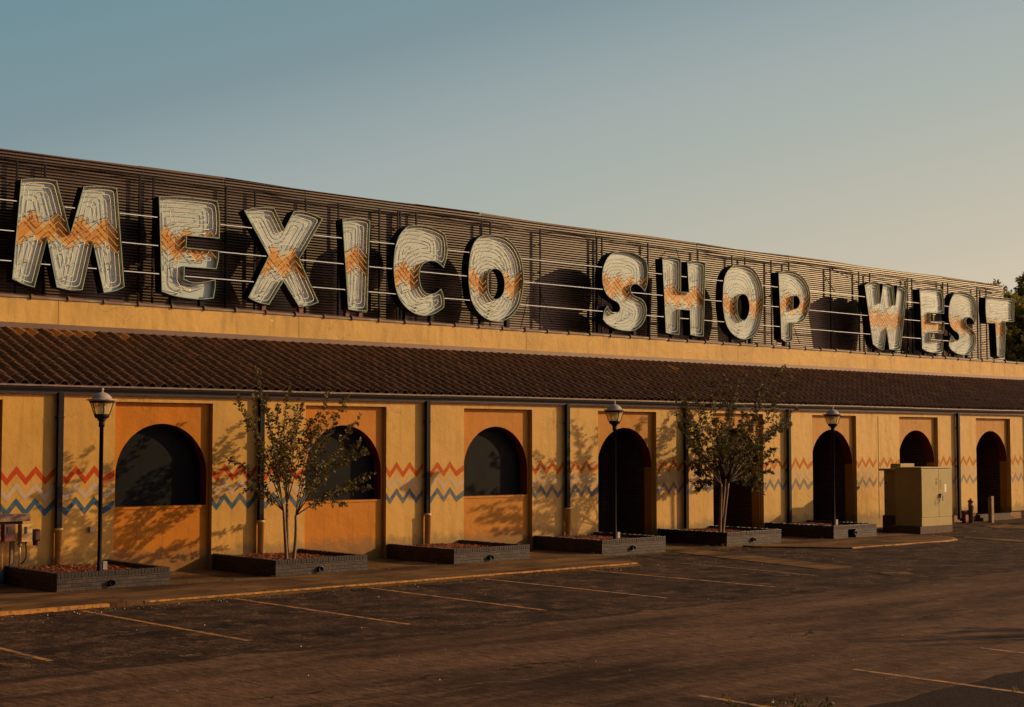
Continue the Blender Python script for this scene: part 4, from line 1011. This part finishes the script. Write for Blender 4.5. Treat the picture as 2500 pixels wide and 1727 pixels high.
far_tree(2560, 60, 672, 4.8, 22, 'tall tree cut by the right edge of the photo, behind the last letter')

tipg = gr(2260, 1560, GZ); hb = 4.2; bx, by = tipg.x + 2.0 * hb * 1.28, tipg.y - hb * 1.28
make_tree('street_tree', (bx, by, GZ), [((0, 0, 0), (bx, by, 1.9), [(bx + a, by + b_, c_) for a, b_, c_ in ((.9, .2, 3.9), (-.8, .3, 4.1), (.2, -.8, 4.3), (-.3, .8, 3.6), (.1, .1, 4.6), (1.1, -.5, 3.2), (-1.1, -.3, 3.3))])],
    'small tree just outside the right edge that throws streaks of shade on the asphalt', 'tree', M_LEAF2, M_BARK, 31, 12, .4, 12, .1, .06, 2)

# ------------------------------------------------------------------ shrub tips at the bottom edge, weeds
def plant(name, base, h, n, seed, label, m=M_LEAF2, lean=.35, size=.07, cat='shrub', group=None):
    r = random.Random(seed); root = empty(name, base); tag(root, label, cat, group); wd = MB(); lv = Leaves(); bv = Vector(base)
    for i in range(n):
        a = r.uniform(0, 2 * PI); e = bv + Vector((math.cos(a) * lean * r.random(), math.sin(a) * lean * r.random(), h * r.uniform(.6, 1)))
        pp = bez(bv + Vector((r.uniform(-.1, .1) * lean, r.uniform(-.1, .1) * lean, 0)), bv.lerp(e, .5) + Vector((0, 0, h * .1)), e, 6); wd.tube(pp, .006, 3)
        grow(lv, wd, pp, r, 6, h * .3, 6, size, .15, .003)
    wd.build('stem', [M_BARK2, M_BRANCH], root); lv.build('foliage', m, root); return root
q = at(1890, 1712, 8.6)
plant('shrub', (q.x, 8.6, GZ), q.z - GZ + .04, 16, 5, 'dark shrub whose leafy tips just enter the bottom edge of the photo', lean=.55, size=.06)
q = gr(1900 + 845 / 3.47, 940 + 1150 / 3.47, 0); plant('weed', (q.x - .3, 29.9, 0), .45, 6, 6, 'scrawny weed growing at the wall left of the beige cabinet', lean=.35, size=.09, cat='weed')
def grass():
    r = random.Random(8); g = MB()
    spots = [(r.uniform(12, 26.4), 24.97 - abs(r.gauss(0, .05))) for _ in range(130)] + [(r.uniform(27, 35), r.uniform(26.6, 27.5)) for _ in range(50)] + [(r.uniform(12.8, 37), 27.5 + r.uniform(-.06, .03)) for _ in range(60)] + [(r.uniform(41.5, 46), r.uniform(26.8, 27.4)) for _ in range(40)] + [(gr(2478, 1688, GZ).x + r.uniform(-.08, .08), gr(2478, 1688, GZ).y + r.uniform(-.05, .05)) for _ in range(4)]
    for x, y in spots:
        z = GZ if y < 24.99 or y < 27.3 and x > 26 else 0
        for _ in range(r.randint(4, 10)):
            a = r.uniform(0, 2 * PI); h = r.uniform(.02, .09); w = .004; dx, dy = math.cos(a) * h * .8, math.sin(a) * h * .8; bx, by = x + r.uniform(-.05, .05), y + r.uniform(-.03, .03)
            g.add([(bx - w, by, z), (bx + w, by, z), (bx + dx, by + dy, z + h)], [(0, 1, 2)])
    tag(g.build('grass', simple('dry_grass', (.10, .075, .015), .8, spec=.1)), kind='stuff')
grass()

# ------------------------------------------------------------------ utility cabinets
root = empty('utility_cabinet', (43.1, 28, 0)); tag(root, 'tall beige two door utility cabinet with padlock, in front of the seventh bay', 'cabinet')
CX0, CX1, CY0, CY1, CZ0, CZ1 = 42.2, 43.98, 27.52, 28.52, .16, 2.03
g = MB(); g.box(CX0, CX1, CY0 + .02, CY1, CZ0, CZ1); g.build('body', M_GREEN, root, bevel=.008)
g = MB(); g.box(CX0 - .03, CX1 + .02, CY0 - .02, CY1 + .03, CZ1, CZ1 + .035); g.build('roof', M_GREEN, root, bevel=.008)
xm = CX0 + 1.0
for (a, b) in ((CX0 + .012, xm - .005), (xm + .005, CX1 - .012)):
    g = MB(); g.box(a, b, CY0, CY0 + .02, CZ0 + .28, CZ1 - .03); d = g.build('door', M_GREEN, root, bevel=.006)
    if a > xm:
        g = MB(); g.box(xm + .02, xm + .06, CY0 - .05, CY0, 1.05, 1.2); g.tube([(xm + .03, CY0 - .05, 1.16), (xm + .1, CY0 - .06, 1.19), (xm + .14, CY0 - .06, 1.1), (xm + .14, CY0 - .05, .96)], .012, 6); g.tube([(xm - .02, CY0 - .04, 1.13), (xm - .14, CY0 - .05, .98), (xm - .12, CY0 - .05, .88), (xm + .0, CY0 - .05, .92)], .009, 6); g.build('padlock_chain', M_BLACK, d)
        g = MB(); g.box(xm + .33, xm + .44, CY0 - .003, CY0, 1.24, 1.5); g.build('sticker', M_WHITE, d)
        g = MB()
        for i in range(6): g.box(xm + .06, xm + .14 + .02 * (i % 2), CY0 - .003, CY0, 1.62 - i * .05, 1.635 - i * .05)
        g.build('warning_text', M_BRONZE, d)
    else:
        g = MB(); g.box(xm - .2, xm - .06, CY0 - .003, CY0, 1.66, 1.69)
        for i in range(4):
            for j in range(2): g.box(xm - .19 + .03 * i, xm - .18 + .03 * i, CY0 - .003, CY0, 1.50 + .07 * j, 1.55 + .07 * j)
        g.build('warning_text', M_RUST, d)
g = MB(); g.box(CX0 + .005, CX1 - .005, CY0 + .005, CY0 + .02, CZ0, CZ0 + .265); g.build('skirt', M_GREEN, root, bevel=.004)
g = MB(); g.box(CX0 - .1, CX1 + .0, CY0 + .0, CY1 + .2, -.1, .155); g.build('plinth', M_PLINTH, root, bevel=.01)
root = empty('meter_cabinet', (43.3, 29, 0)); tag(root, 'darker low roofed metal cabinet tucked behind the beige utility cabinet', 'cabinet')
g = MB(); g.box(42.72, 44.1, 28.75, 29.3, .45, 1.93); g.build('body', M_GREEN, root, bevel=.006)
g = MB(); g.box(42.60, 44.2, 28.68, 29.42, 1.93, 2.0); g.box(43.1, 43.9, 28.9, 29.3, 2.0, 2.16); g.build('roof', M_GREEN, root, bevel=.006)
g = MB(); g.box(42.68, 44.1, 28.75, 29.35, -.1, .448); g.build('plinth', M_PLINTH, root)
g = MB(); [g.box(42.69, 42.718, 29.2, 29.26, z, z + .05) for z in (.9, 1.5)]; g.build('hinge', M_RUST, root)

# ------------------------------------------------------------------ standpipes and posts at the right
root = empty('standpipe', (0, 0, 0)); q = gr(2370.5, 1275, 0); root.location = (q.x, q.y, 0); root.matrix_world = Matrix.Translation((q.x, q.y, 0)); tag(root, 'rusty brown upright standpipe with pointed cap, right of the beige cabinet', 'standpipe')
h = at(2370.5, 1217, q.y).z
g = MB(); g.lathe((q.x, q.y, 0), [(.085, -.1), (.085, h - .28), (.1, h - .28), (.1, h - .24), (.085, h - .24), (.085, h - .13)], 14); g.build('pipe', M_WOOD, root)
g = MB(); g.lathe((q.x, q.y, 0), [(.12, h - .13), (.11, h - .10), (.05, h - .05), (.03, h - .04), (.03, h)], 12); g.build('cap', M_RUST, root)
g = MB(); g.tube([(q.x + .08, q.y - .03, h - .3), (q.x + .15, q.y - .03, h - .3), (q.x + .15, q.y - .03, h - .4), (q.x + .08, q.y - .03, h - .42)], .012, 6); g.build('handle', M_GREY, root)
Yq = 29.75; q = at(2353, 1270, Yq); root = empty('hose_connection', (q.x, Yq, 0)); tag(root, 'short elbowed pipe fitting beside the standpipe', 'pipe')
h = at(2353, 1247, Yq).z
g = MB(); g.lathe((q.x, Yq, 0), [(.07, -.1), (.07, h - .1), (.09, h - .08), (.085, h)], 12); g.tube([(q.x, Yq, h - .05), (q.x + .17, Yq - .05, h - .06)], .055, 10); g.tube([(q.x + .15, Yq - .045, h - .06), (q.x + .22, Yq - .06, h - .06)], .075, 10); g.build('pipe', M_RUST, root)
q = gr(2423.5, 1274, 0); h = at(2423, 1212, q.y).z
root = tag(empty('bollard', (q.x, q.y, 0)), 'brown square post standing in front of the last dark doorway', 'bollard')
g = MB(); g.box(q.x - .085, q.x + .07, q.y - .02, q.y, -.1, h); g.box(q.x - .09, q.x - .07, q.y, q.y + .12, -.1, h - .03); g.box(q.x + .055, q.x + .075, q.y, q.y + .12, -.1, h + .01); g.build('channel', M_WOOD, root)
g = MB(); q = gr(2100 + 1740 / 5.78, 1080 + 1075 / 5.78, 0); g.box(q.x - .2, q.x + .1, q.y, q.y + .1, -.03, .05); tag(g.build('broken_block', M_WHITE, bevel=.02), 'small pale block lying at the doorstep left of the brown post', 'block')

# ------------------------------------------------------------------ electric meters at the left
YM = 29.72
def D_(x, y, Y=YM): return at(x / 8.864, 1230 + y / 8.867, Y)       # zoomed photo crop -> plane Y
root = empty('meter_rack', (D_(300, 600).x, YM, 0)); tag(root, 'weathered rack of electric meter boxes standing before the wall at the left edge', 'meter rack')
a = D_(-500, 250); b = D_(655, 375); g = MB(); g.box(a.x, b.x, YM - .02, YM + .1, b.z, a.z); g.build('crossbeam', M_WOOD, root, bevel=.006)
a = D_(-300, 380); b = D_(500, 440); g = MB(); g.box(a.x, b.x, YM + .02, YM + .1, b.z, a.z); g.build('wireway', M_BRONZE, root)
a = D_(55, 450); b = D_(290, 810); g = MB(); g.box(a.x, b.x, YM - .1, YM + .08, b.z, a.z); o = g.build('meter_box', M_RUST, root, bevel=.006)
a = D_(165, 500, YM - .11); b = D_(235, 655, YM - .11); g = MB(); g.box(a.x, b.x, YM - .112, YM - .1, b.z, a.z); g.build('meter_window', M_BLACK, o)
a = D_(420, 445); b = D_(645, 815); g = MB(); g.box(a.x, b.x, YM - .12, YM + .08, b.z, a.z); o = g.build('meter_box', M_PIPE, root, bevel=.006)
a = D_(535, 500, YM - .13); b = D_(585, 655, YM - .13); g = MB(); g.box(a.x, b.x, YM - .127, YM - .12, b.z, a.z); g.build('meter_window', M_BLACK, o)
a = D_(755, 560, 29.95); b = D_(855, 810, 29.95); g = MB(); g.box(a.x - .1, b.x, 29.93, 30.12, b.z, a.z); g.box(a.x, a.x + .08, 29.98, 30.05, b.z - .09, b.z); o = g.build('switch_box', M_BRONZE, root, bevel=.006)
g = MB(); g.box(a.x + .01, b.x - .01, 29.925, 29.93, b.z + .03, a.z - .02); g.build('switch_cover', M_RUST, o)
g = MB(); p0 = D_(430, 815); p1 = D_(430, 1365); g.tube([(p0.x, YM, p0.z), (p0.x, YM, max(.25, p1.z))], .018, 6); g.lathe((p0.x, YM, p0.z - .12), [(.02, 0), (.045, .03), (.045, .07), (.02, .1)], 8); g.build('conduit', M_GREY, root)
g = MB(); p0 = D_(550, 815); P = [D_(550, 830), D_(568, 1000), D_(560, 1180), D_(500, 1270), D_(440, 1310)]; g.tube(P, .014, 6); g.build('cable', M_BRONZE, root)
a = D_(-60, 400); g = MB(); g.box(a.x - .05, a.x + .05, YM + .0, YM + .1, -.1, a.z); a = D_(330, 400); g.box(a.x - .04, a.x + .04, YM + .1, YM + .18, .2, a.z); g.build('post', M_WOOD, root)
q = gr(2, 1426, 0); root = empty('bollard', (q.x, q.y, 0)); tag(root, 'cream post with a blue foot cut by the left edge, beside the nearest planter', 'bollard')
hz = at(3, 1322, q.y).z
g = MB(); g.lathe((q.x - .02, q.y, 0), [(.075, .26), (.075, hz - .02), (.07, hz)], 16); g.build('post', M_PIPE, root); g = MB(); g.lathe((q.x - .02, q.y, 0), [(.078, -.1), (.078, .258)], 16); g.build('blue_foot', M_ZB, root)
# small outlet box on the wall between pipe and lamp
a = at(640 / 2.85 - 5, 900 + 1103 / 2.85, 30.13); b = at(640 / 2.85 + 5, 900 + 1138 / 2.85, 30.13)
g = MB(); g.box(a.x, b.x, 30.12, 30.199, b.z, a.z); o = g.build('outlet_box', M_GREY, bevel=.006); tag(o, 'small square grey electrical outlet on the wall left of the nearest lamp', 'outlet')
